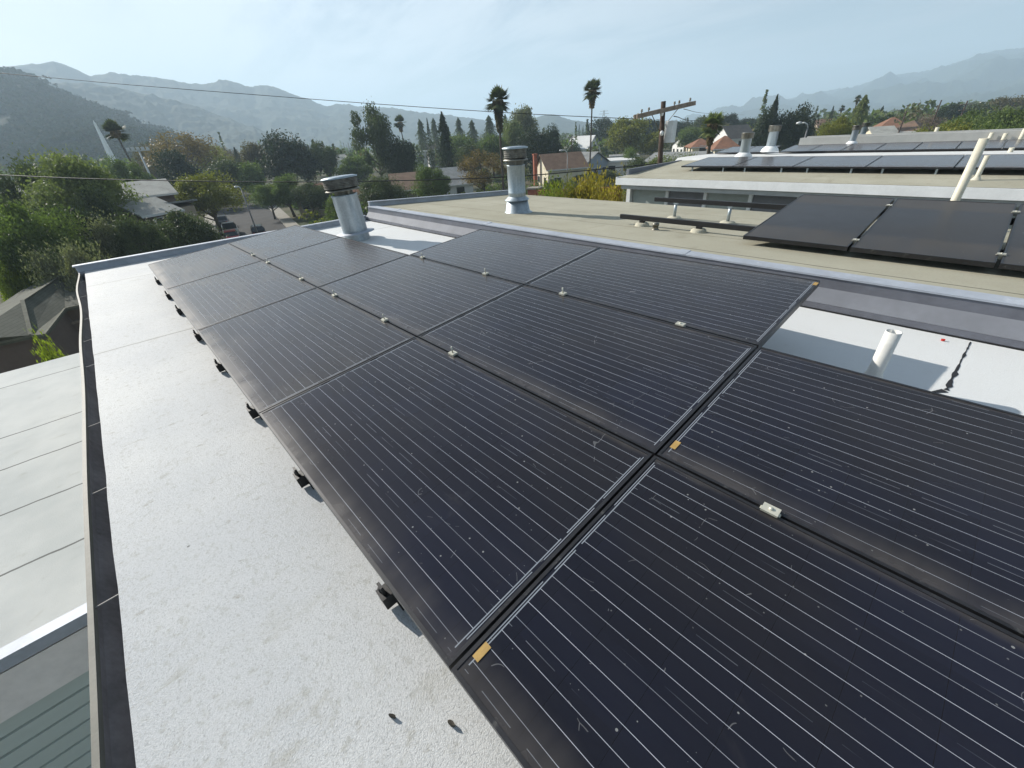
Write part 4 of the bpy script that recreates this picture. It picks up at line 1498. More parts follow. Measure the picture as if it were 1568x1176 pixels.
# centre
house_px('house', 506, 305, 78, 46, 10, 'gable', 2.2, M_W_TAN, M_SH_RUST, 'house with rust brown roof left of the tall leaning vent', 0.9)
house_px('house', 632, 303, 82, 56, 12, 'gable', 2.4, M_W_DARK, M_SH_BROWN, 'house with plain brown roof between the dark trees and the green tree', 0.0)
house_px('house', 694, 298, 84, 40, 12, 'gable', 2.6, M_W_WHITE, M_SH_GREY, 'house with grey roof and white gable edge left of the rusty tree', 0.25)
house_px('house', 710, 266, 120, 26, 8, 'flat', 0.3, M_W_CREAM, M_SH_BROWN, 'cream house corner between the tall conifer and the rusty tree', 0.6)
house_px('house', 640, 233, 185, 20, 12, 'flat', 0.3, M_W_WHITE, M_FLATROOF, 'white two storey house left of the thin cypress', 0.1, win_sides=(2, 0))
house_px('house', 660, 229, 196, 14, 10, 'gable', 2.0, M_W_WHITE, M_SH_DARK, 'white house part showing right of the thin cypress', 0.1)
house_px('house', 517, 246, 150, 22, 8, 'gable', 1.5, M_W_WHITE, M_SH_PALE, 'pale little house between the dark trees and the eucalyptus', 0.3)
house_px('house', 858, 259, 90, 62, 9, 'gable', 2.6, M_W_CREAM, M_SH_BROWN, 'cream bungalow with brown roof and red brick chimney', 0.32, chimney=(4.9, -1.5, 0.45, 6.3))
house_px('house', 896, 253, 104, 42, 10, 'gable', 2.4, M_W_BLUE, M_SH_GREY, 'blue gabled house with grey roof behind the cream bungalow', -0.6)
house_px('house', 936, 248, 112, 66, 10, 'flat', 0.3, M_W_WHITE, M_FLATROOF, 'long white flat roofed building right of the thin palm trunk', 0.05)
house_px('house', 955, 240, 135, 40, 8, 'flat', 0.3, M_W_TAN, M_SH_GREY, 'low grey flat roof behind the long white building', 0.05, win_sides=())
house_px('house', 893, 228, 170, 38, 9, 'gable', 4.0, M_W_WHITE, M_FLATROOF, 'tall white barn-like building with steep white roof', -0.55, win_sides=(1, 3))
house_px('house', 1042, 245, 95, 82, 8, 'gable', 1.2, M_W_TAN, M_SH_GREY, 'row of low grey roofs right of the utility pole foot', -0.4)
house_px('house', 1050, 222, 170, 24, 10, 'gable', 2.0, M_W_WHITE, M_SH_DARK, 'small dark roofed house right of the utility pole', 0.4)
house_px('house', 1077, 216, 165, 22, 10, 'gable', 2.0, M_W_TAN, M_SH_BROWN, 'brown roofed house left of the bushy palm', 0.2)
house_px('house', 1071, 225, 118, 30, 8, 'hip', 1.6, M_W_CREAM, M_SH_RUST, 'rust tiled roof left of the bushy palm trunk', 0.2)
house_px('house', 1107, 228, 105, 34, 8, 'hip', 2.2, M_W_CREAM, M_SH_RUST, 'rust tiled roof right of the bushy palm trunk', 0.2)
house_px('house', 1122, 213, 135, 36, 9, 'gable', 3.0, M_W_WHITE, M_SH_DARK, 'dark steep roof below the orange building', 0.5)
house_px('house', 1122, 203, 170, 40, 9, 'flat', 0.3, M_W_ORANGE, M_W_CREAM, 'orange walled flat building above the dark steep roof', 0.1)
house_px('house', 1262, 196, 190, 26, 9, 'gable', 2.5, M_W_TAN, M_SH_BROWN, 'brown roof between the dark conifers and the leaning dark trunk', 0.3)
house_px('house', 1362, 196, 150, 34, 9, 'hip', 2.2, M_W_TAN, M_SH_RUST, 'rust tiled roof on the slope right of the shaggy palm', 0.2)
house_px('house', 1392, 201, 130, 40, 9, 'hip', 1.8, M_W_CREAM, M_SH_BROWN, 'brown hipped roof low among the bushes right of the shaggy palm', -0.2)
house_px('house', 1345, 206, 110, 26, 7, 'gable', 1.2, M_W_CREAM, M_SH_PALE, 'pale low gable just above the far coping', 0.3)
house_px('house', 1425, 172, 330, 26, 10, 'flat', 0.3, M_W_WHITE, M_FLATROOF, 'white slab building far off on the slope above brown trees', 0.1, win_sides=())
house_px('house', 1530, 155, 420, 40, 14, 'flat', 0.3, M_W_WHITE, M_FLATROOF, 'pale buildings on the green rise at the right edge', 0.1, win_sides=())

# ------------------------------------------------------------------ trees
def leaf_cloud(pts, nrm, size, rng_, aspect=1.9, flat=0.35):
    """one pointed leaf clump (a folded rhombus, two triangles) per point"""
    n = len(pts)
    d1 = rng_.normal(size=(n, 3))
    d1 /= np.linalg.norm(d1, axis=1, keepdims=True)
    d1 = d1 + nrm * flat
    d1 /= np.linalg.norm(d1, axis=1, keepdims=True)
    d2 = np.cross(d1, rng_.normal(size=(n, 3)))
    d2 /= np.linalg.norm(d2, axis=1, keepdims=True) + 1e-9
    s_ = size * rng_.uniform(0.55, 1.35, (n, 1))
    a = pts - d1 * s_ * 0.5
    b = pts + d2 * s_ * 0.5 / aspect
    c_ = pts + d1 * s_ * 0.5
    e = pts - d2 * s_ * 0.5 / aspect
    v = np.stack([a, b, c_, e], 1).reshape(-1, 3)
    return v


def quads_mesh(name, v):
    n = len(v) // 4
    me = bpy.data.meshes.new(name)
    me.vertices.add(len(v))
    me.vertices.foreach_set('co', np.ascontiguousarray(v, dtype=np.float32).ravel())
    me.loops.add(4 * n)
    me.loops.foreach_set('vertex_index', np.arange(4 * n, dtype=np.int32))
    me.polygons.add(n)
    me.polygons.foreach_set('loop_start', np.arange(0, 4 * n, 4, dtype=np.int32))
    me.update(calc_edges=True)
    return me


def crown(kind, seed, n, size):
    g = np.random.default_rng(seed)
    limbs = []
    P, Nn = [], []
    if kind in ('broad', 'dense', 'euc', 'open', 'shrub'):
        par = {'broad': (26, 0.55, 0.20, 0.20), 'dense': (30, 0.60, 0.20, 0.14), 'euc': (26, 0.60, 0.15, 0.30), 'open': (28, 0.58, 0.14, 0.22), 'shrub': (22, 0.5, 0.24, 0.0)}[kind]
        K, cz, lr, zlo = par
        cz = (1 + zlo) / 2
        for k in range(K):
            th, ph = g.uniform(0, 2 * math.pi), math.acos(g.uniform(-0.75, 1.0))
            rr_ = 0.38 * g.uniform(0.45, 1.08)
            ctr = np.array([rr_ * math.sin(ph) * math.cos(th), rr_ * math.sin(ph) * math.sin(th), cz + (1 - zlo) / 2 * 0.80 * math.cos(ph) * g.uniform(0.6, 1.0)])
            if kind == 'euc':
                ctr[2] = zlo + 0.06 + (0.86 - zlo) * g.uniform(0, 1)
                ctr[:2] *= 0.95
            r0_ = lr * g.uniform(0.55, 1.35)
            m = n // K
            u = g.normal(size=(m, 3))
            u /= np.linalg.norm(u, axis=1, keepdims=True)
            rad = g.uniform(0.15, 1.0, (m, 1)) ** 0.45
            sc_ = np.array([1, 1, (1 - zlo) * 0.95 if kind != 'euc' else 0.85])
            q = ctr + u * rad * r0_ * sc_ * (1 + 0.28 * g.normal(size=(m, 1)) * 0.6)
            P.append(q)
            Nn.append(u)
            limbs.append((ctr, r0_))
        P = np.concatenate(P)
        Nn = np.concatenate(Nn)
        P[:, 2] = np.maximum(P[:, 2], max(0.0, zlo - 0.08) + g.uniform(0, 0.06, len(P)))
        P[:, 2] *= 1.0 / np.percentile(P[:, 2], 99.7)
    elif kind in ('conifer', 'pine', 'cypress', 'shaggy'):
        z = g.uniform(0, 1, n) ** (0.75 if kind == 'conifer' else 0.9)
        z0 = {'conifer': 0.10, 'pine': 0.22, 'cypress': 0.03, 'shaggy': 0.25}[kind]
        tier = {'conifer': 17, 'pine': 11, 'cypress': 30, 'shaggy': 9}[kind]
        th = g.uniform(0, 2 * math.pi, n)
        if kind == 'cypress':
            env = np.minimum(1, (1 - z) * 2.4 + 0.05) * np.minimum(1, 0.5 + z * 3) * 0.5
        elif kind == 'shaggy':
            env = 0.5 * np.sin(np.pi * np.clip(z * 0.86 + 0.1, 0, 1)) ** 0.7
        else:
            env = 0.56 * (1 - z) ** (0.72 if kind == 'conifer' else 0.55) * np.minimum(1, 0.55 + 2.2 * z) + 0.02
        # branches: angular clumps per tier
        ti = np.floor(z * tier)
        tab = g.uniform(0.45, 1.15, (int(tier) + 2, 9))
        env = env * (tab[np.clip(ti, 0, tier).astype(int), (th / (2 * math.pi) * 9).astype(int) % 9] if kind != 'cypress' else 1.0)
        br = 0.62 + 0.38 * np.cos(th * (5 + ti % 3) + ti * 2.4 + g.normal(size=n) * 0.3)
        frac = g.uniform(0.12, 1, n) ** 0.55
        rad = env * frac * (0.55 + 0.45 * br)
        saw = (z * tier - ti)
        rad *= (1.12 - 0.42 * saw)
        zz_ = z0 + (1 - z0) * z - 0.05 * frac * (1 if kind != 'cypress' else -0.4)
        P = np.stack([rad * np.cos(th), rad * np.sin(th), zz_], 1) + g.normal(size=(n, 3)) * 0.008
        Nn = np.stack([np.cos(th), np.sin(th), -0.3 * np.ones(n) if kind != 'cypress' else 1.2 * np.ones(n)], 1)
    v = leaf_cloud(P, Nn, size, g)
    cm = quads_mesh('crown', v)
    t_ = MB()
    bend = g.normal(size=2) * 0.02
    top = {'broad': 0.72, 'dense': 0.7, 'euc': 0.85, 'open': 0.72, 'shrub': 0.3, 'conifer': 0.97, 'pine': 0.97, 'cypress': 0.9, 'shaggy': 0.9}[kind]
    tr = {'broad': 0.030, 'dense': 0.030, 'euc': 0.022, 'open': 0.022, 'shrub': 0.03, 'conifer': 0.02, 'pine': 0.018, 'cypress': 0.03, 'shaggy': 0.05}[kind]
    pp = [(bend[0] * q * 2, bend[1] * q * 2, top * q) for q in (0, 0.2, 0.4, 0.6, 0.8, 1.0)]
    t_.tube(pp, [tr * 1.3, tr, tr * 0.85, tr * 0.65, tr * 0.45, tr * 0.15], 7)
    for k, (ctr, r0_) in enumerate(limbs[:14]):
        z0 = max(0.12, min(top * 0.7, ctr[2] * 0.55))
        st0 = np.array([bend[0] * 2 * z0 / top, bend[1] * 2 * z0 / top, z0])
        mid = st0 * 0.5 + ctr * 0.5 + np.array([0, 0, -0.03])
        t_.tube([st0, mid, ctr], [tr * 0.5, tr * 0.33, tr * 0.1], 5)
    if kind == 'open':
        for k in range(60):
            ctr = P[g.integers(len(P))]
            st0 = limbs[k % len(limbs)][0]
            t_.tube([st0, (st0 + ctr) / 2 + g.normal(size=3) * 0.01, ctr], [tr * 0.14, tr * 0.1, tr * 0.04], 4)
    tm = t_.mesh('trunk')
    tm.materials.append(M_TRUNK)
    cm.materials.append(LEAF['green'])
    return cm, tm


PROTO = {}
for nm, kd, seeds, n_, sz in (('broad', 'broad', (1, 2, 3), 11000, 0.044), ('fine', 'broad', (11, 12, 13), 26000, 0.027), ('dense', 'dense', (21, 22), 13000, 0.040), ('euc', 'euc', (31, 32), 12000, 0.036),
                              ('open', 'open', (41, 42, 43), 6500, 0.028), ('shrub', 'shrub', (51, 52, 53), 6000, 0.055), ('conifer', 'conifer', (61, 62), 10000, 0.034), ('pine', 'pine', (71, 72), 6500, 0.036),
                              ('cypress', 'cypress', (81,), 4500, 0.030), ('shaggy', 'shaggy', (91,), 6000, 0.05), ('fineshrub', 'shrub', (54, 55), 18000, 0.038)):
    PROTO[nm] = [crown(kd, s_, n_, sz) for s_ in seeds]

tree_count = [0]


def plant(name, kind, c, h, wd, leaf, label, cat='tree', group=None, zscale=1.0, base=0.0):
    tree_count[0] += 1
    k = tree_count[0]
    cm, tm = PROTO[kind][k % len(PROTO[kind])]
    root = empty(name, (c[0], c[1], base), (k * 2.399) % 6.28, label, cat, group)
    root.scale = (wd, wd, h)
    cr = link('crown', cm, root)
    cr.material_slots[0].link = 'OBJECT'
    cr.material_slots[0].material = LEAF[leaf]
    if kind not in ('shrub', 'fineshrub'):
        link('trunk', tm, root)
    return root


def tree(kind, leaf, px, ytop, dist, wpx, label, name='broadleaf_tree', cat='tree', group=None, fat=1.0):
    p = at_d(px, ytop, dist)
    wd = wpx * px_m(px, ytop + 15, dist) * 1.08 * fat
    return plant(name, kind, p, max(1.2, p[2]) / 0.985, wd, leaf, label, cat, group)


TREES = [
    # left edge and foreground trees
    ('fine', 'olive', 80, 240, 56, 142, 'big pale olive tree above the left roofs, tallest on the left'),
    ('fine', 'darkolive', 18, 253, 64, 100, 'dark tree at the left edge behind the big olive tree'),
    ('fine', 'green', 30, 316, 43, 120, 'lush green tree low at the left edge'),
    ('fine', 'dark', 98, 322, 46, 95, 'dark green tree in front of the big olive tree'),
    ('fine', 'darkolive', 128, 292, 52, 62, 'dark olive tree right of the big olive tree, left of the pale roofs'),
    ('fineshrub', 'grey', 62, 385, 38, 60, 'left grey leaved bush behind the olive hip roof', 'shrub', 'bush'),
    ('fineshrub', 'grey', 105, 378, 36, 62, 'right grey leaved bush behind the parapet corner', 'shrub', 'bush'),
    ('fineshrub', 'bright', -6, 396, 42, 56, 'bright yellow green bush at the left edge', 'shrub', 'bush'),
    ('fineshrub', 'bright', 64, 530, 16.5, 46, 'small bright bush in the gap before the lower white roof', 'shrub', 'bush'),
    ('fineshrub', 'grey', 140, 336, 44, 62, 'grey green bush left of the small pale gable house', 'shrub', 'bush'),
    ('fine', 'darkolive', 200, 334, 43, 84, 'dark olive tree in front of the small pale gable house'),
    ('fine', 'darkolive', 258, 328, 46, 100, 'dark spreading tree left of the parked cars'),
    ('fine', 'yellowgreen', 303, 268, 74, 92, 'yellow green street tree left of the road'),
    ('fine', 'green', 182, 244, 100, 62, 'round green tree under the white pylon and thin palm'),
    ('fine', 'yellowgreen', 150, 288, 60, 26, 'small yellowish tree before the broad pale roof'),
    ('open', 'rust', 264, 204, 140, 112, 'large brownish half bare tree before the near hill'),
    ('broad', 'dark', 258, 232, 118, 54, 'dark tree standing before the large brownish one'),
    ('open', 'brown', 216, 222, 150, 52, 'brown tree behind the stadium light pole'),
    ('open', 'yellowgreen', 320, 224, 150, 56, 'yellowish tree right of the large brownish tree'),
    ('open', 'mauve', 344, 226, 165, 58, 'mauve grey bare tree above the road end'),
    ('cypress', 'dark', 359, 228, 150, 20, 'dark narrow tree above the road end', 'cypress_tree'),
    ('broad', 'brown', 383, 220, 138, 40, 'brown tree left of the wide dark tree'),
    ('dense', 'dark', 425, 205, 128, 88, 'wide very dark tree beyond the road'),
    ('dense', 'dark', 456, 220, 131, 42, 'dark tree joined to the right of the wide dark tree'),
    ('euc', 'darkolive', 491, 218, 128, 46, 'dark oval tree between the wide dark tree and the eucalyptus'),
    ('broad', 'green', 540, 240, 118, 54, 'round green tree low between the oval tree and the eucalyptus'),
    ('euc', 'darkolive', 562, 163, 104, 66, 'tall loose eucalyptus with gaps, left of the small palm', 'eucalyptus_tree'),
    ('dense', 'dark', 608, 212, 100, 52, 'dark dense tree against the right side of the eucalyptus'),
    ('cypress', 'dark', 654, 185, 112, 13, 'thin dark cypress before the white house', 'cypress_tree'),
    ('conifer', 'dark', 676, 172, 104, 46, 'tall dark conifer right of the thin cypress', 'conifer_tree'),
    ('pine', 'darkolive', 642, 183, 190, 30, 'hazy tall pine behind the thin cypress', 'pine_tree'),
    ('pine', 'darkolive', 663, 181, 200, 24, 'hazy pine between cypress and tall conifer', 'pine_tree'),
    ('pine', 'darkolive', 684, 192, 210, 20, 'small hazy pine just right of the tall conifer', 'pine_tree'),
    ('pine', 'darkolive', 701, 180, 200, 26, 'lone hazy pine right of the tall conifer', 'pine_tree'),
    ('pine', 'darkolive', 722, 184, 200, 32, 'hazy pine second right of the tall conifer', 'pine_tree'),
    ('pine', 'darkolive', 748, 177, 190, 34, 'hazy pine just left of the shaggy tall palm', 'pine_tree'),
    ('pine', 'darkolive', 773, 175, 185, 22, 'narrow pine just right of the shaggy tall palm', 'pine_tree'),
    ('broad', 'green', 700, 208, 140, 62, 'mid green tree behind the tall conifer foot'),
    ('broad', 'darkolive', 720, 222, 118, 52, 'dark olive tree behind the rusty tree'),
    ('broad', 'green', 752, 208, 125, 48, 'green tree around the shaggy palm trunk'),
    ('open', 'rust', 738, 230, 76, 82, 'rusty orange half bare tree left of the upright vent'),
    ('broad', 'grey', 802, 166, 140, 46, 'tall pale green tree right of the shaggy palm'),
    ('broad', 'olive', 784, 186, 132, 42, 'olive tree left of the dark trees behind the upright vent'),
    ('dense', 'dark', 815, 198, 112, 60, 'dark rounded tree behind the upright vent'),
    ('dense', 'dark', 846, 194, 122, 34, 'dark tree left of the white barn-like building'),
    ('fine', 'green', 404, 284, 84, 46, 'green tree at the right kerb of the road'),
    ('fine', 'green', 432, 270, 84, 60, 'taller green tree second from the right kerb'),
    ('fine', 'darkolive', 470, 282, 80, 58, 'dark green tree left of the rust roofed house'),
    ('broad', 'darkolive', 345, 246, 115, 60, 'low olive trees closing off the road'),
    ('broad', 'green', 378, 250, 112, 46, 'green tree above the street lamp'),
    ('fineshrub', 'green', 515, 296, 62, 46, 'green bush before the rust roofed house', 'shrub', 'bush'),
    ('fine', 'darkolive', 582, 272, 68, 74, 'dark green tree right of the tall leaning vent'),
    ('fine', 'green', 656, 255, 72, 58, 'green tree between the brown roof and the grey roof'),
    ('broad', 'yellowgreen', 962, 182, 150, 68, 'large round yellow green tree left of the utility pole'),
    ('broad', 'yellowgreen', 1003, 203, 145, 42, 'smaller yellow green tree just left of the utility pole'),
    ('broad', 'dark', 924, 182, 220, 44, 'dark hazy tree right of the thin palm'),
    ('broad', 'dark', 940, 190, 200, 46, 'dark tree behind the round yellow green tree'),
    ('broad', 'dark', 990, 184, 215, 48, 'dark tree behind the left crossarm of the pole'),
    ('broad', 'dark', 1042, 187, 230, 46, 'dark tree right of the utility pole'),
    ('fineshrub', 'green', 965, 226, 120, 24, 'small green bush at the foot of the round yellow green tree', 'shrub', 'bush'),
    ('broad', 'green', 1060, 196, 165, 46, 'green tree right of the utility pole transformer'),
    ('broad', 'darkolive', 1076, 180, 210, 34, 'dark olive tree left of the bushy palm'),
    ('broad', 'dark', 1118, 176, 210, 36, 'dark rounded tree right of the bushy palm'),
    ('open', 'brown', 1110, 190, 160, 40, 'brownish tree behind the bushy palm'),
    ('broad', 'dark', 1146, 182, 220, 42, 'dark tree above the orange building'),
    ('conifer', 'dark', 1191, 145, 112, 34, 'tall dark conifer spire behind the far vents', 'conifer_tree'),
    ('dense', 'dark', 1181, 168, 114, 44, 'dark dense tree at the left foot of the conifer spire'),
    ('dense', 'dark', 1226, 164, 114, 58, 'dark dense tree right of the conifer spire'),
    ('cypress', 'dark', 1139, 188, 170, 6, 'left one of the thin cypresses by the orange building', 'cypress_tree'),
    ('cypress', 'dark', 1147, 190, 170, 6, 'right one of the thin cypresses by the orange building', 'cypress_tree'),
    ('cypress', 'dark', 1276, 165, 170, 13, 'thick dark column of a tree leaning right, before the mountains', 'cypress_tree'),
    ('fine', 'yellowgreen', 1286, 182, 96, 58, 'golden olive tree left of the small paired vents'),
    ('shaggy', 'olive', 1326, 146, 130, 30, 'shaggy broad palm mass with hanging fronds', 'palm_tree'),
    ('pine', 'dark', 1353, 162, 210, 14, 'small dark pine right of the shaggy palm mass', 'pine_tree'),
    ('open', 'brown', 1400, 168, 165, 70, 'brown bare trees on the slope above the rust roofs'),
    ('broad', 'darkolive', 1345, 182, 170, 40, 'olive tree behind the shaggy palm mass'),
    ('open', 'mauve', 1432, 176, 140, 60, 'mauve brown bare tree left of the green rise'),
    ('broad', 'dark', 1464, 160, 190, 44, 'dark green rounded tree topping the right rise'),
    ('broad', 'darkolive', 1500, 158, 200, 40, 'olive tree right of the dark rounded tree on the rise'),
    ('broad', 'brown', 1544, 150, 240, 60, 'brownish tree at the right edge of the rise'),
    ('fine', 'green', 1500, 172, 100, 90, 'broad green tree on the right rise'),
    ('fine', 'green', 1556, 168, 92, 76, 'broad green tree cut by the right picture edge'),
    ('fineshrub', 'yellowgreen', 1470, 192, 78, 80, 'yellow green bush just above the far coping', 'shrub', 'bush'),
    ('fineshrub', 'green', 1530, 188, 74, 74, 'green bush above the far coping at the right', 'shrub', 'bush'),
    ('fineshrub', 'yellowgreen', 1415, 198, 84, 56, 'low yellow green bush above the far coping left of the thin pipe', 'shrub', 'bush'),
    # gap behind the tan roof
    ('fineshrub', 'bright', 846, 283, 30, 60, 'bright green bush behind the tan roof beside the brick post', 'shrub', 'bush'),
    ('fineshrub', 'gold', 902, 270, 27, 74, 'golden leaved bush rising highest behind the tan roof', 'shrub', 'bush'),
    ('fineshrub', 'gold', 938, 279, 25, 62, 'golden bush against the fascia of the far building', 'shrub', 'bush'),
    ('fineshrub', 'yellowgreen', 872, 282, 27, 50, 'yellow green bush between the bright bush and the golden one', 'shrub', 'bush'),
    ('fineshrub', 'dark', 880, 224, 150, 26, 'dark round bush before the white barn-like building', 'shrub', 'bush'),
    ('fineshrub', 'bright', 884, 258, 96, 32, 'bright low bush above the clipped hedge', 'shrub', 'bush'),
    ('fineshrub', 'dark', 848, 274, 84, 24, 'dark clipped bush before the cream bungalow', 'shrub', 'bush'),
    ('fineshrub', 'darkolive', 930, 262, 92, 34, 'dark bushes right of the clipped hedge', 'shrub', 'bush'),
    ('fineshrub', 'darkolive', 975, 242, 80, 40, 'olive bush before the long white building end', 'shrub', 'bush'),
    ('fineshrub', 'olive', 1010, 240, 70, 50, 'olive scrub around the utility pole foot', 'shrub', 'bush'),
    ('fineshrub', 'olive', 1050, 236, 75, 44, 'olive scrub along the low grey roofs', 'shrub', 'bush'),
]
for T in TREES:
    kind, leaf, px_, yt, di, wp, lb = T[:7]
    nm = T[7] if len(T) > 7 else 'broadleaf_tree'
    ct = T[8] if len(T) > 8 else 'tree'
    tree(kind, leaf, px_, yt, di, wp, lb, nm, ct)
for k, px_ in enumerate((887, 893, 898, 901.5)):
    p = at_d(px_, 191 + (k % 2) * 2, 260)
    plant('cypress_tree', 'cypress', p, p[2], 1.6, 'dark', 'one of the far thin cypresses in a row above the white barn', 'tree', 'row of far cypresses')


# clipped hedge
hp = at_z(884, 287, 0)
g = np.random.default_rng(5)
n = 9000
P = g.uniform(-1, 1, (n, 3))
ax_ = g.integers(0, 3, n)
P[np.arange(n), ax_] = np.sign(P[np.arange(n), ax_]) * g.uniform(0.93, 1.03, n)
sc_ = np.array([3.6, 1.2, 1.15])
v = leaf_cloud(P * sc_ + np.array([0, 0, 1.15]), P * 0.2, 0.22, g)
me = quads_mesh('hedge', v)
me.materials.append(LEAF['green'])
o = bpy.data.objects.new('hedge', me)
COL.objects.link(o)
o.location = (hp[0], hp[1], 0)
o.rotation_euler = (0, 0, math.atan2(hp[1], hp[0]) + math.pi / 2 - 0.25)
tag(o, 'clipped green box hedge before the blue gabled house', 'hedge')


# palms
def fan_palm(px, ytop, dist, wpx, skirt_px, label, lean=(0, 0), leaf='palm', seed=0, trunk_r=0.17):
    top = at_d(px, ytop, dist)
    mpp = px_m(px, ytop, dist)
    cr_ = wpx * mpp / 2
    hz = top[2] - cr_ * 1.0
    g_ = np.random.default_rng(100 + seed)
    root = empty('palm_tree', (top[0] - lean[0], top[1] - lean[1], 0), 0, label, 'palm tree')
    t_ = MB()
    pts_ = []
    for q in np.linspace(0, 1, 9):
        pts_.append((lean[0] * q ** 1.4, lean[1] * q ** 1.4, hz * q))
    t_.tube(pts_, [trunk_r * 1.35] + [trunk_r * (1.0 - 0.25 * q) for q in np.linspace(0.1, 1, 8)], 9)
    t_.build('trunk', M_TRUNK, root)
    hd = np.array([lean[0], lean[1], hz])

    def frond(dirv, ln_, spread, droop):
        dirv = dirv / np.linalg.norm(dirv)
        sidev = np.cross(dirv, [0, 0, 1.0])
        sidev /= np.linalg.norm(sidev) + 1e-6
        upv = np.cross(sidev, dirv)
        base = hd + dirv * ln_ * 0.35 + np.array([0, 0, -droop * 0.15])
        V, Fc = [], []
        V.append(hd)
        for b_ in np.linspace(-spread, spread, 9):
            dd = dirv * math.cos(b_) + sidev * math.sin(b_)
            tip = base + dd * ln_ * 0.65 * (1 - 0.18 * abs(b_)) + np.array([0, 0, -droop * ln_ * 0.4 * (0.5 + abs(b_))]) + upv * 0.02 * ln_
            wv2 = (sidev * math.cos(b_) - dirv * math.sin(b_)) * ln_ * 0.085
            m_ = base * 0.45 + tip * 0.55
            i = len(V)
            V += [base, m_ + wv2, tip, m_ - wv2]
            Fc.append((i, i + 1, i + 2, i + 3))
        return V[0:1] + V[1:], [tuple(k for k in f) for f in Fc], base

    m_ = MB()
    for k in range(30):
        el = g_.uniform(-0.45, 1.40)
        az = k * 2.39996 + g_.normal() * 0.2
        dv = np.array([math.cos(az) * math.cos(el), math.sin(az) * math.cos(el), math.sin(el)])
        V, Fc, base = frond(dv, cr_ * g_.uniform(0.95, 1.35), 0.85, 0.28 + 0.35 * (el < 0.2))
        m_.faces(V, Fc)
        m_.beam(hd, base, 0.035, 0.02)
    m_.build('crown', LEAF[leaf], root)
    if skirt_px:
        sk = skirt_px * mpp
        n_ = 1500
        zq = g_.uniform(0, 1, n_)
        thq = g_.uniform(0, 2 * math.pi, n_)
        env = cr_ * (0.36 - 0.22 * zq ** 0.8) * g_.uniform(0.6, 1.15, n_)
        P_ = np.stack([env * np.cos(thq), env * np.sin(thq), -zq * sk], 1) + hd
        Nn = np.stack([0.5 * np.cos(thq), 0.5 * np.sin(thq), -2.2 * np.ones(n_)], 1)
        v_ = leaf_cloud(P_, Nn, cr_ * 0.42, g_, 4.0, 1.0)
        ms = quads_mesh('dead_fronds', v_)
        ms.materials.append(LEAF['dead'] if seed not in (3,) else LEAF['brown'])
        link('dead_fronds', ms, root)
    return root


fan_palm(167, 184, 105, 32, 4, 'slim leaning palm right of the white pylon before the near hill', (0.8, 0.5), seed=1, trunk_r=0.15)
fan_palm(610, 176, 150, 21, 10, 'slender palm right of the eucalyptus', (-1.2, 1.0), seed=2, trunk_r=0.16)
fan_palm(761, 130, 72, 42, 38, 'tall palm with a long shaggy skirt behind the upright vent', (0, 0), seed=3, trunk_r=0.20)
fan_palm(908, 120, 92, 33, 19, 'tallest thin palm with a tufted head left of the utility pole', (-0.5, 0.7), seed=4, trunk_r=0.16)
fan_palm(1095, 170, 58, 38, 24, 'stocky palm with bushy brown skirt right of the utility pole', (0.1, 0), leaf='olive', seed=5, trunk_r=0.22)
fan_palm(1291, 161, 210, 9, 5, 'small distant palm right of the leaning dark column', (0, 0), seed=6, trunk_r=0.2)
fan_palm(1316, 145, 190, 11, 6, 'small distant palm touching the shaggy palm mass', (0, 0), seed=7, trunk_r=0.2)
fan_palm(153, 268, 60, 30, 0, 'short drooping palm before the broad pale roof', (0, 0), leaf='yellowgreen', seed=8, trunk_r=0.12)

# ------------------------------------------------------------------ far woodland (one mass)
def woodland():
    g_ = np.random.default_rng(77)
    V = []
    for k in range(1500):
        px_ = g_.uniform(-200, 1800)
        di = 150 * (900 / 150) ** (g_.uniform(0, 1) ** 0.8)
        if 330 < px_ < 440 and di < 170:
            continue
        p = at_d(px_, 200, di)
        h = g_.uniform(4.5, 9.5) * (1.0 + (0.35 if g_.random() < 0.15 else 0))
        wd = h * g_.uniform(0.55, 1.2)
        n_ = 180 if di < 350 else 72
        u = g_.normal(size=(n_, 3))
        u /= np.linalg.norm(u, axis=1, keepdims=True)
        conif = g_.random() < 0.22 and px_ < 1250
        q = u * (g_.uniform(0.3, 1, (n_, 1)) ** 0.5)
        if conif:
            zq = g_.uniform(0, 1, n_)
            q = np.stack([q[:, 0] * (1 - zq) * 0.55, q[:, 1] * (1 - zq) * 0.55, zq * 2 - 1], 1)
            h *= 1.45
        q = q * np.array([wd / 2, wd / 2, h / 2 * 0.85]) + np.array([p[0], p[1], h * 0.55])
        V.append(leaf_cloud(q, u, wd * (0.16 if di < 350 else 0.24) * (0.75 if conif else 1.0), g_, 1.5))
    me_ = quads_mesh('woodland', np.concatenate(V))
    me_.materials.append(LEAF['darkolive'])
    me_.materials.append(LEAF['green'])
    me_.materials.append(LEAF['brown'])
    mi = np.repeat(g_.choice([0, 0, 0, 1, 1, 2], size=len(me_.polygons) // 36 + 1), 36)[:len(me_.polygons)]
    me_.polygons.foreach_set('material_index', mi.astype(np.int32))
    o_ = bpy.data.objects.new('woodland', me_)
    COL.objects.link(o_)
    tag(o_, 'hazy mass of distant trees over the town up to the hills', 'woodland', None, 'stuff')


woodland()


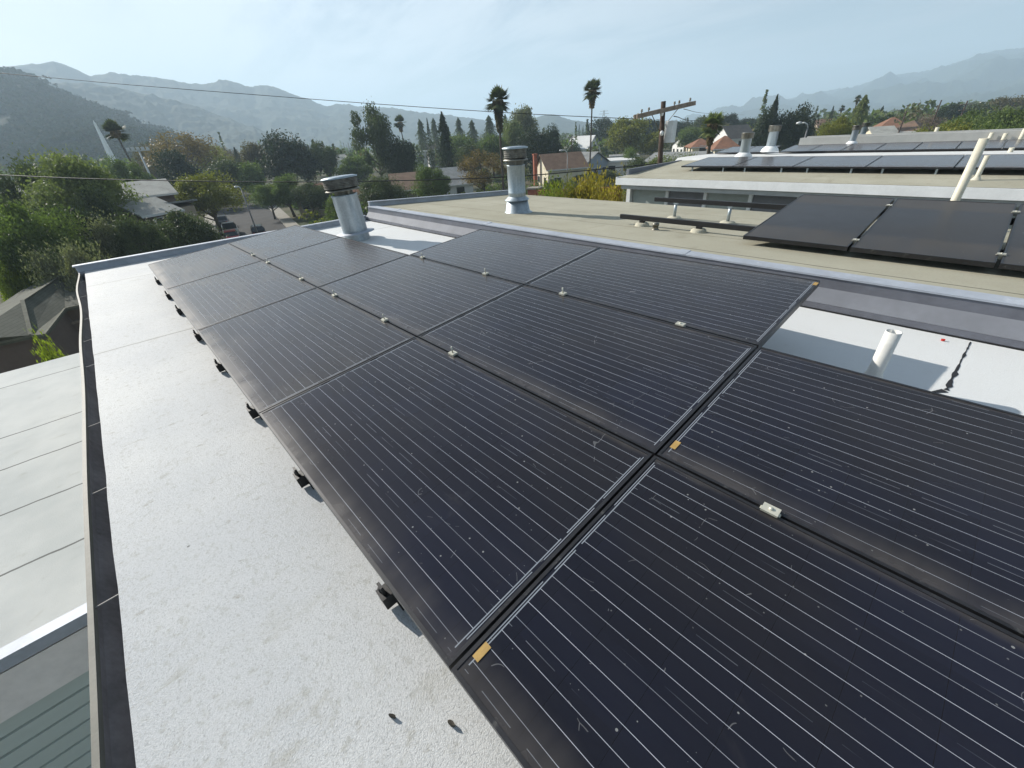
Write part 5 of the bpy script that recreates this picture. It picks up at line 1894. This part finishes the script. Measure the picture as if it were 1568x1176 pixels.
def hill_scrub():
    """scrub oak and chaparral covering the near hill: too many to count"""
    g_ = np.random.default_rng(8)
    co = np.array([v_.co for v_ in NEAR_HILL.data.vertices])
    idx = g_.integers(0, len(co), 9000)
    base = co[idx] + g_.normal(size=(9000, 3)) * np.array([4, 4, 0])
    dens = np.array([mnoise.noise(Vector((b[0] * 0.012, b[1] * 0.012, 2.0))) for b in base])
    base = base[dens > -0.5]
    n_ = 14
    u = g_.normal(size=(len(base), n_, 3))
    u /= np.linalg.norm(u, axis=2, keepdims=True)
    sz = g_.uniform(1.4, 4.4, (len(base), 1, 1))
    q = base[:, None, :] + u * g_.uniform(0.3, 1, (len(base), n_, 1)) * sz * np.array([1.1, 1.1, 0.75]) + np.array([0, 0, 1.0])
    v_ = leaf_cloud(q.reshape(-1, 3), u.reshape(-1, 3), 2.6, g_, 1.4)
    me_ = quads_mesh('hill_scrub', v_)
    for l_ in ('scrub', 'scrub', 'scrub_dry'):
        me_.materials.append(LEAF[l_])
    me_.polygons.foreach_set('material_index', np.repeat(g_.choice([0, 0, 0, 1, 2], size=len(base)), n_).astype(np.int32))
    o_ = bpy.data.objects.new('hill_scrub', me_)
    COL.objects.link(o_)
    tag(o_, 'dark scrub covering the near hill', 'scrub', None, 'stuff')


hill_scrub()


def undergrowth():
    """low hedges, shrubs and yard plants between the houses: one uncountable mass"""
    g_ = np.random.default_rng(31)
    V = []
    for k in range(900):
        px_ = g_.uniform(-150, 1080)
        di = g_.uniform(30, 150)
        p = at_d(px_, 200, di)
        rel_ = Vector((p[0], p[1], 0)) - SORG
        if abs(rel_.dot(SNOR)) < 8.5 and rel_.dot(SDIR) > -70:
            continue
        if p[0] < 12 or (p[0] < 38 and p[1] > 1.5):
            continue
        h = g_.uniform(0.7, 2.3)
        wd = g_.uniform(1.5, 4.0)
        n_ = int(90 if di > 70 else 190)
        u = g_.normal(size=(n_, 3))
        u /= np.linalg.norm(u, axis=1, keepdims=True)
        q = u * (g_.uniform(0.3, 1, (n_, 1)) ** 0.5) * np.array([wd / 2, wd / 2, h / 2]) + np.array([p[0], p[1], h * 0.5])
        V.append(leaf_cloud(q, u, 0.55 if di > 70 else 0.32, g_, 1.6))
    me_ = quads_mesh('undergrowth', np.concatenate(V))
    for l_ in ('darkolive', 'green', 'olive', 'yellowgreen'):
        me_.materials.append(LEAF[l_])
    me_.polygons.foreach_set('material_index', np.repeat(g_.choice([0, 0, 1, 1, 2, 3], size=len(me_.polygons) // 90 + 1), 90)[:len(me_.polygons)].astype(np.int32))
    o_ = bpy.data.objects.new('undergrowth', me_)
    COL.objects.link(o_)
    tag(o_, 'low shrubs and yard plants between the houses below the roofs', 'undergrowth', None, 'stuff')


undergrowth()

# ------------------------------------------------------------------ poles, lamps, wires
up_top = at_d(1016, 155, 24.0)
root = empty('utility_pole', (up_top[0], up_top[1], 0), 0, 'dark wooden utility pole with a tilted double crossarm', 'utility pole')
hp_ = up_top[2]
MB().tube([(-0.55, -0.58, 0), (-0.20, -0.21, hp_ * 0.6), (0, 0, hp_)], [0.16, 0.13, 0.105], 12).build('pole_shaft', M_WOOD_POLE, root)
a_ = at_d(973, 179, 23.2) - np.array([up_top[0], up_top[1], 0])
b_ = at_d(1062, 158, 24.8) - np.array([up_top[0], up_top[1], 0])
mid = (a_ + b_) / 2
m_ = MB()
dv = Vector(b_ - a_).normalized()
sdv = dv.cross(Vector((0, 0, 1))).normalized()
for s_ in (-0.13, 0.13):
    m_.beam(Vector(a_) + sdv * s_, Vector(b_) + sdv * s_, 0.10, 0.17)
arm = m_.build('crossarm', M_WOOD_ARM, root, 0.008)
for q in (0.10, 0.22, 0.66, 0.74, 0.93):
    p = Vector(a_) * (1 - q) + Vector(b_) * q
    MB().lathe([(0.0, 0.0), (0.02, 0.0), (0.02, 0.06), (0.055, 0.075), (0.055, 0.10), (0.03, 0.11), (0.05, 0.13), (0.04, 0.17), (0, 0.18)], 10, c=(p.x, p.y, p.z + 0.07)).build('insulator', M_GALV_OLD, root)
m_ = MB()
pc_ = Vector((0, 0, hp_ - 1.2))
for q in (0.28, 0.74):
    m_.beam(Vector(a_) * (1 - q) + Vector(b_) * q - Vector((0, 0, 0.06)), (0.02, 0, mid[2] - 0.85), 0.04, 0.02)
m_.build('brace', M_GALV_OLD, root)
tq = at_d(1027, 198, 24.2) - np.array([up_top[0], up_top[1], 0])
m_ = MB().box((-0.2, -0.2, -0.55), (0.2, 0.2, 0.35))
m_.v = [(x + tq[0], y + tq[1], z + tq[2]) for x, y, z in m_.v]
m_.build('equipment_box', M_GREY_LIGHT, root, 0.02)
for zq in (178, 208):
    p = at_d(1013, zq, 23.8) - np.array([up_top[0], up_top[1], 0])
    MB().lathe([(0, 0), (0.07, 0.02), (0.09, 0.12), (0.06, 0.2), (0, 0.22)], 10, c=tuple(p)).build('insulator', M_GREY_LIGHT, root)


def wire(name, pts, r, label):
    """smooth cable through 3-D points"""
    P = [Vector(p) for p in pts]
    out_ = []
    for i in range(len(P) - 1):
        p0, p1, p2, p3 = P[max(i - 1, 0)], P[i], P[i + 1], P[min(i + 2, len(P) - 1)]
        for k in range(8):
            t = k / 8
            out_.append(0.5 * ((2 * p1) + (p2 - p0) * t + (2 * p0 - 5 * p1 + 4 * p2 - p3) * t * t + (3 * p1 - p0 - 3 * p2 + p3) * t ** 3))
    out_.append(P[-1])
    o_ = MB().tube(out_, r, 6).build(name, M_CABLE)
    return tag(o_, label, 'overhead wire', 'overhead wires')


def lerp_d(pxs, d0, d1):
    n_ = len(pxs)
    # distance runs so that the span is straight in plan
    A = at_d(pxs[0][0], pxs[0][1], d0)
    B = at_d(pxs[-1][0], pxs[-1][1], d1)
    out_ = []
    for (x, y) in pxs:
        dr = ray(x, y)
        # plan intersection with line AB
        ab = (B - A)[:2]
        M2 = np.array([[dr[0], -ab[0]], [dr[1], -ab[1]]])
        s_ = np.linalg.solve(M2, A[:2])[0]
        out_.append(CPOS + dr * s_)
    return out_


wire('overhead_wire', lerp_d([(-60, 106), (0, 112), (100, 121), (200, 130), (390, 145), (560, 158), (750, 171), (860, 177), (972, 182)], 46, 23.4), 0.013, 'thin upper wire running from the left edge to the pole crossarm')
wire('overhead_wire', lerp_d([(-60, 265), (0, 268), (115, 273), (227, 276), (400, 278.5), (556, 277.5), (700, 274), (820, 268), (1012, 250)], 44, 24.0), 0.024, 'thick lower cable crossing the left trees to the pole')
pp0 = at_d(1047, 167, 24.5)
wire('overhead_wire', [tuple(pp0), tuple(at_d(1089, 174, 60)), tuple(at_d(1140, 176, 140))], 0.013, 'thin wire leaving the right end of the crossarm')
wire('overhead_wire', [tuple(at_d(1032, 178, 24.3)), tuple(at_d(1085, 185, 70)), tuple(at_d(1160, 183, 180))], 0.02, 'thin wire below the right end of the crossarm')


def street_lamp(px, ytop, dist, arm_px, label, side=-1, r=0.07, head=0.5):
    t_ = at_d(px, ytop, dist)
    mpp = px_m(px, ytop, dist)
    q = at_d(px - side * arm_px, ytop + arm_px * 0.9, dist)
    root_ = empty('street_lamp', (q[0], q[1], 0), 0, label, 'street lamp', 'street lamps')
    dv_ = np.array([t_[0] - q[0], t_[1] - q[1], 0])
    MB().tube([(0, 0, 0), (0, 0, q[2] * 0.5), (0, 0, q[2])], [r * 1.3, r, r * 0.75], 10).build('pole_shaft', M_STEEL_POLE, root_)
    MB().tube([(0, 0, q[2]), tuple(dv_ * 0.25 + [0, 0, q[2] + (t_[2] - q[2]) * 0.7]), tuple(dv_ * 0.7 + [0, 0, t_[2]]), tuple(dv_ + [0, 0, t_[2]])], r * 0.7, 8).build('arm', M_GREY_LIGHT, root_)
    e = Vector(dv_).normalized()
    m2 = MB().tube([tuple(dv_ + [0, 0, t_[2]]), tuple(Vector((dv_[0], dv_[1], t_[2])) + e * head * 0.5), tuple(Vector((dv_[0], dv_[1], t_[2] - 0.02)) + e * head)], [r * 0.7, r * 1.6, r * 0.8], 8)
    m2.build('lamp_head', M_GREY_LIGHT, root_)
    return root_


street_lamp(364, 286, 60, 6, 'slim street lamp with bent white arm over the road', -1, 0.08, 0.35)
street_lamp(862, 230, 80, 7, 'street lamp beside the clipped hedge and cream bungalow', -1, 0.09, 0.6)
street_lamp(1229, 188, 62, 8, 'street lamp before the dark trees right of the conifer spire', -1, 0.09, 0.6)
street_lamp(386, 238, 150, 2, 'far street lamp before the wide dark tree', -1, 0.09, 0.9)


def small_pole(px, ytop, dist, arm, label, r=0.13):
    t_ = at_d(px, ytop, dist)
    root_ = empty('utility_pole', (t_[0], t_[1], 0), math.atan2(t_[1], t_[0]) + math.pi / 2 + 0.5, label, 'utility pole')
    MB().tube([(0, 0, 0), (0, 0, t_[2] * 0.5), (0, 0, t_[2])], [r * 1.3, r * 1.1, r * 0.85], 8).build('pole_shaft', M_WOOD_POLE, root_)
    if arm:
        MB().box((-arm / 2, -0.06, t_[2] - 0.65), (arm / 2, 0.06, t_[2] - 0.50)).build('crossarm', M_WOOD_ARM, root_)
        MB().box((-arm / 2 * 0.8, -0.06, t_[2] - 1.55), (arm / 2 * 0.8, 0.06, t_[2] - 1.42)).build('crossarm', M_WOOD_ARM, root_)
    return root_


small_pole(137, 257, 58, 0, 'bare dark pole rising between the big olive tree and the broad pale roof')
small_pole(876, 206, 118, 2.2, 'distant pole with short crossarms before the white barn-like building')
small_pole(1388, 171, 110, 0, 'dark bare pole on the slope above the brown hipped roof')
small_pole(1442, 153, 130, 0, 'slim bare pole before the mauve brown tree on the right slope')
small_pole(1482, 154, 125, 1.8, 'pole with a short crossarm on the green rise at right')
small_pole(1050, 180, 260, 3.0, 'tiny far pole with crossarm on the skyline right of the big pole')

# stadium light pole
p = at_d(212, 230, 130)
root = empty('stadium_light', (p[0], p[1], 0), math.atan2(p[1], p[0]) + math.pi / 2, 'pale floodlight pole with a crossbar of lamps before the brown tree', 'floodlight pole')
MB().tube([(0, 0, 0), (0, 0, p[2])], [0.22, 0.15], 8).build('pole_shaft', M_GREY_LIGHT, root)
MB().box((-2.0, -0.1, p[2] - 0.2), (2.0, 0.1, p[2])).build('crossbar', M_GREY_LIGHT, root)
for k in range(5):
    MB().box((-2.0 + k * 0.85, -0.25, p[2] - 0.1), (-1.4 + k * 0.85, 0.25, p[2] + 0.55)).build('floodlight', M_GREY_LIGHT, root, 0.05)

# white tapering pylon
p = at_d(145, 189, 230)
root = empty('pylon', (p[0], p[1], 0), math.atan2(p[1], p[0]), 'tall white tapering pylon before the near hill', 'pylon')
m_ = MB().tube([(0, 0, 0), (0, 0, p[2] * 0.5), (0, 0, p[2])], [1.5, 1.0, 0.35], 4, True, False)
o = m_.build('shaft', M_WHITE_PAINT, root)
MB().tube([(0, 0, p[2]), (0, 0, p[2] + 0.9)], [0.35, 0.08], 4, True, False).build('tip', M_WHITE_PAINT, root)

# lattice power tower far off
p = at_d(925, 169, 900)
root = empty('power_tower', (p[0], p[1], 0), math.atan2(p[1], p[0]) + math.pi / 2, 'faint lattice power tower on the horizon left of the pole', 'power tower')
m_ = MB()
H = p[2]
for sx in (-1, 1):
    for sy in (-1, 1):
        m_.beam((sx * 4, sy * 4, 0), (sx * 0.8, sy * 0.8, H), 0.5, 0.5)
for k in range(8):
    z0, z1 = H * k / 8, H * (k + 1) / 8
    r0_, r1_ = 4 - 3.2 * k / 8, 4 - 3.2 * (k + 1) / 8
    m_.beam((-r0_, -r0_, z0), (r1_, -r1_, z1), 0.3, 0.3)
    m_.beam((r0_, -r0_, z0), (-r1_, -r1_, z1), 0.3, 0.3)
m_.build('lattice', M_STEEL_POLE, root)
m_ = MB()
for z0, l_ in ((H * 0.97, 7), (H * 0.86, 9)):
    m_.beam((-l_, 0, z0), (l_, 0, z0), 0.5, 0.5)
m_.build('crossarm', M_STEEL_POLE, root)

# brick post behind the tan roof and small garden wall
bp = at_d(819, 288, 66)
root = empty('brick_post', (bp[0], bp[1], 0), 0.3, 'red brick gate post with pale cap left of the bright bush', 'gate post')
MB().box((-0.8, -0.8, 0), (0.8, 0.8, bp[2] - 0.1)).build('post_shaft', M_BRICK, root)
MB().box((-0.95, -0.95, bp[2] - 0.1), (0.95, 0.95, bp[2] + 0.12)).build('post_cap', M_CONC, root, 0.03)
bw = at_d(870, 291, 60)
wl = MB().box((-7, -0.15, 0), (4, 0.15, bw[2]))
wl.box((-7, -0.22, bw[2]), (4, 0.22, bw[2] + 0.12))
o = wl.build('garden_wall', M_BRICK, None)
o.location = (bw[0], bw[1], 0)
o.rotation_euler = (0, 0, math.atan2(bw[1], bw[0]) + math.pi / 2)
tag(o, 'low red brick garden wall behind the golden bush', 'garden wall')

# ------------------------------------------------------------------ vehicles on the road
def car_paint(name, col):
    m, t = new_mat(name)
    p_ = t.pos()
    n_ = t.noise(p_, 6, 3)
    t.out(t.pbsdf(t.mix(n_, tuple(x * 0.85 for x in col), col), 0.28, 0.1, 0.5, None, Coat_Weight=0.5))
    return m


M_CAR_WHITE = car_paint('white_car_paint', (0.68, 0.68, 0.66))
M_CAR_RED = car_paint('red_car_paint', (0.45, 0.02, 0.025))
M_CAR_DARK = car_paint('dark_car_paint', (0.03, 0.032, 0.038))
M_CAR_SILVER = car_paint('silver_car_paint', (0.4, 0.4, 0.41))
M_TYRE = rough_mat('tyre', (0.015, 0.015, 0.015), 0.8, 0, 0.2, 0.2, 5)
M_LAMP_RED = rough_mat('tail_light', (0.35, 0.01, 0.01), 0.3, 0, 0.5, 0.1, 5)


def vehicle(px, py, paint, kind, label, heading):
    c_ = at_z(px, py, 0.006)
    root_ = empty('parked_car' if kind != 'pickup' else 'pickup_truck', (c_[0], c_[1], 0.006), heading, label, 'car' if kind != 'pickup' else 'pickup truck', 'vehicles on the street')
    Lh, W2 = (2.2, 0.88) if kind != 'pickup' else (2.6, 0.95)
    top = 1.42 if kind != 'pickup' else 1.78
    bz = 0.88 if kind != 'pickup' else 1.02

    def loft(secs):
        m2 = MB()
        for s0_, s1_ in zip(secs[:-1], secs[1:]):
            for k in range(len(s0_)):
                k2 = (k + 1) % len(s0_)
                m2.poly([s0_[k], s0_[k2], s1_[k2], s1_[k]])
        m2.poly(secs[0][::-1])
        m2.poly(secs[-1])
        return m2

    def sec(x, z0, z1, w0, w1):
        return [(x, -w0, z0), (x, -w0 * 1.02, (z0 + z1) / 2), (x, -w1, z1), (x, w1, z1), (x, w0 * 1.02, (z0 + z1) / 2), (x, w0, z0)]
    loft([sec(-Lh, 0.35, bz * 0.85, W2 * 0.9, W2 * 0.82), sec(-Lh * 0.9, 0.25, bz * 0.98, W2, W2 * 0.9), sec(-Lh * 0.3, 0.22, bz, W2, W2 * 0.93), sec(Lh * 0.35, 0.22, bz, W2, W2 * 0.93),
          sec(Lh * 0.85, 0.25, bz * 0.86, W2 * 0.98, W2 * 0.86), sec(Lh, 0.35, bz * 0.72, W2 * 0.86, W2 * 0.75)]).build('body', paint, root_, 0.04)
    x0, x1 = (-Lh * 0.78, Lh * 0.42) if kind == 'sedan' else ((-Lh * 0.95, Lh * 0.42) if kind == 'van' else (-Lh * 0.18, Lh * 0.5))
    loft([sec(x0, bz - 0.02, bz + 0.02, W2 * 0.9, W2 * 0.9), sec(x0 + 0.45, bz - 0.02, top - 0.05, W2 * 0.92, W2 * 0.72), sec(x1 - 0.65, bz - 0.02, top - 0.05, W2 * 0.92, W2 * 0.72), sec(x1, bz - 0.02, bz + 0.02, W2 * 0.9, W2 * 0.9)]).build('windows', M_WIN, root_, 0.03)
    loft([sec(x0 + 0.38, top - 0.07, top - 0.02, W2 * 0.74, W2 * 0.7), sec(x0 + 0.55, top - 0.06, top + 0.03, W2 * 0.74, W2 * 0.68), sec(x1 - 0.75, top - 0.06, top + 0.03, W2 * 0.74, W2 * 0.68), sec(x1 - 0.55, top - 0.07, top - 0.02, W2 * 0.74, W2 * 0.7)]).build('car_roof', paint, root_)
    for sx in (-0.62, 0.64):
        for sy in (-1, 1):
            m2 = MB().tube([(sx * Lh, sy * (W2 - 0.2), 0.32), (sx * Lh, sy * (W2 + 0.01), 0.32)], 0.32, 16)
            wh = m2.build('wheel', M_TYRE, root_)
            MB().tube([(sx * Lh, sy * (W2 + 0.012), 0.32), (sx * Lh, sy * (W2 + 0.022), 0.32)], 0.19, 12).build('rim', M_SILVER, wh)
    for sy in (-1, 1):
        MB().box((-Lh - 0.01, sy * W2 * 0.7 - 0.12, bz * 0.72), (-Lh + 0.04, sy * W2 * 0.7 + 0.12, bz * 0.86)).build('tail_light', M_LAMP_RED, root_)
        MB().box((Lh - 0.06, sy * W2 * 0.65 - 0.14, bz * 0.58), (Lh + 0.01, sy * W2 * 0.65 + 0.14, bz * 0.70)).build('headlight', M_GREY_LIGHT, root_)
    if kind == 'pickup':
        MB().box((-Lh * 0.95, -W2 * 0.8, bz), (-Lh * 0.25, W2 * 0.8, bz + 0.03)).build('load_bed', M_BLACK, root_)
    return root_


hd_ = math.atan2(SDIR.y, SDIR.x)
vehicle(356, 360, M_CAR_WHITE, 'pickup', 'white pickup truck parked at the left kerb behind the red car', hd_ + math.pi)
vehicle(358, 369, M_CAR_RED, 'sedan', 'red car parked at the left kerb, nearest of the row', hd_)
vehicle(398, 361, M_CAR_DARK, 'van', 'dark car driving on the road at the roof edge', hd_)
vehicle(343, 344, M_CAR_DARK, 'sedan', 'dark car parked beyond the white pickup truck', hd_)
vehicle(357, 306, M_CAR_WHITE, 'sedan', 'white car at the far end of the road', hd_ + 0.5)

# ------------------------------------------------------------------ small things on the roofs
def scrap(name, px, py, size, mat, label, z=Z_ROOF, rz=0.0):
    p_ = at_z(px, py, z + 0.006)
    m2 = MB()
    g_ = random.Random(int(px))
    n_ = 8
    ring = [(math.cos(6.283 * k / n_) * size[0] * g_.uniform(0.7, 1.1), math.sin(6.283 * k / n_) * size[1] * g_.uniform(0.7, 1.1)) for k in range(n_)]
    m2.poly([(x, y, 0.012 + 0.006 * g_.random()) for x, y in ring])
    m2.poly([(x * 0.9, y * 0.9, 0.002) for x, y in ring][::-1])
    for k in range(n_):
        k2 = (k + 1) % n_
        m2.poly([(ring[k][0] * 0.9, ring[k][1] * 0.9, 0.002), (ring[k2][0] * 0.9, ring[k2][1] * 0.9, 0.002), (*ring[k2], 0.014), (*ring[k], 0.014)])
    o_ = m2.build(name, mat, None, 0, (p_[0], p_[1], z))
    o_.rotation_euler = (0, 0, rz)
    tag(o_, label, name.replace('_', ' '))


scrap('twig', 601, 1097, (0.013, 0.004), M_LEAFLITTER, 'thin dark twig lying on the white roof near the bottom edge', rz=0.6)
scrap('dry_leaf', 692, 1109, (0.013, 0.006), M_LEAFLITTER, 'dark dry leaf on the white roof beside the near panel', rz=0.3)
scrap('red_scrap', 1444, 521, (0.012, 0.008), M_RED, 'tiny red scrap on the sunlit white roof patch')

# ------------------------------------------------------------------ haze
m, t = new_mat('valley_haze')
vol = t.n('ShaderNodeVolumePrincipled')
vol.inputs['Color'].default_value = (0.67, 0.85, 1.0, 1)
vol.inputs['Density'].default_value = HAZE_DENSITY
vol.inputs['Anisotropy'].default_value = 0.15
t.t.links.new(vol.outputs[0], t.n('ShaderNodeOutputMaterial').inputs['Volume'])
hz = MB().box((-6200, -6300, -5), (6300, 6200, HAZE_TOP)).build('haze', m)
hz['kind'] = 'stuff'
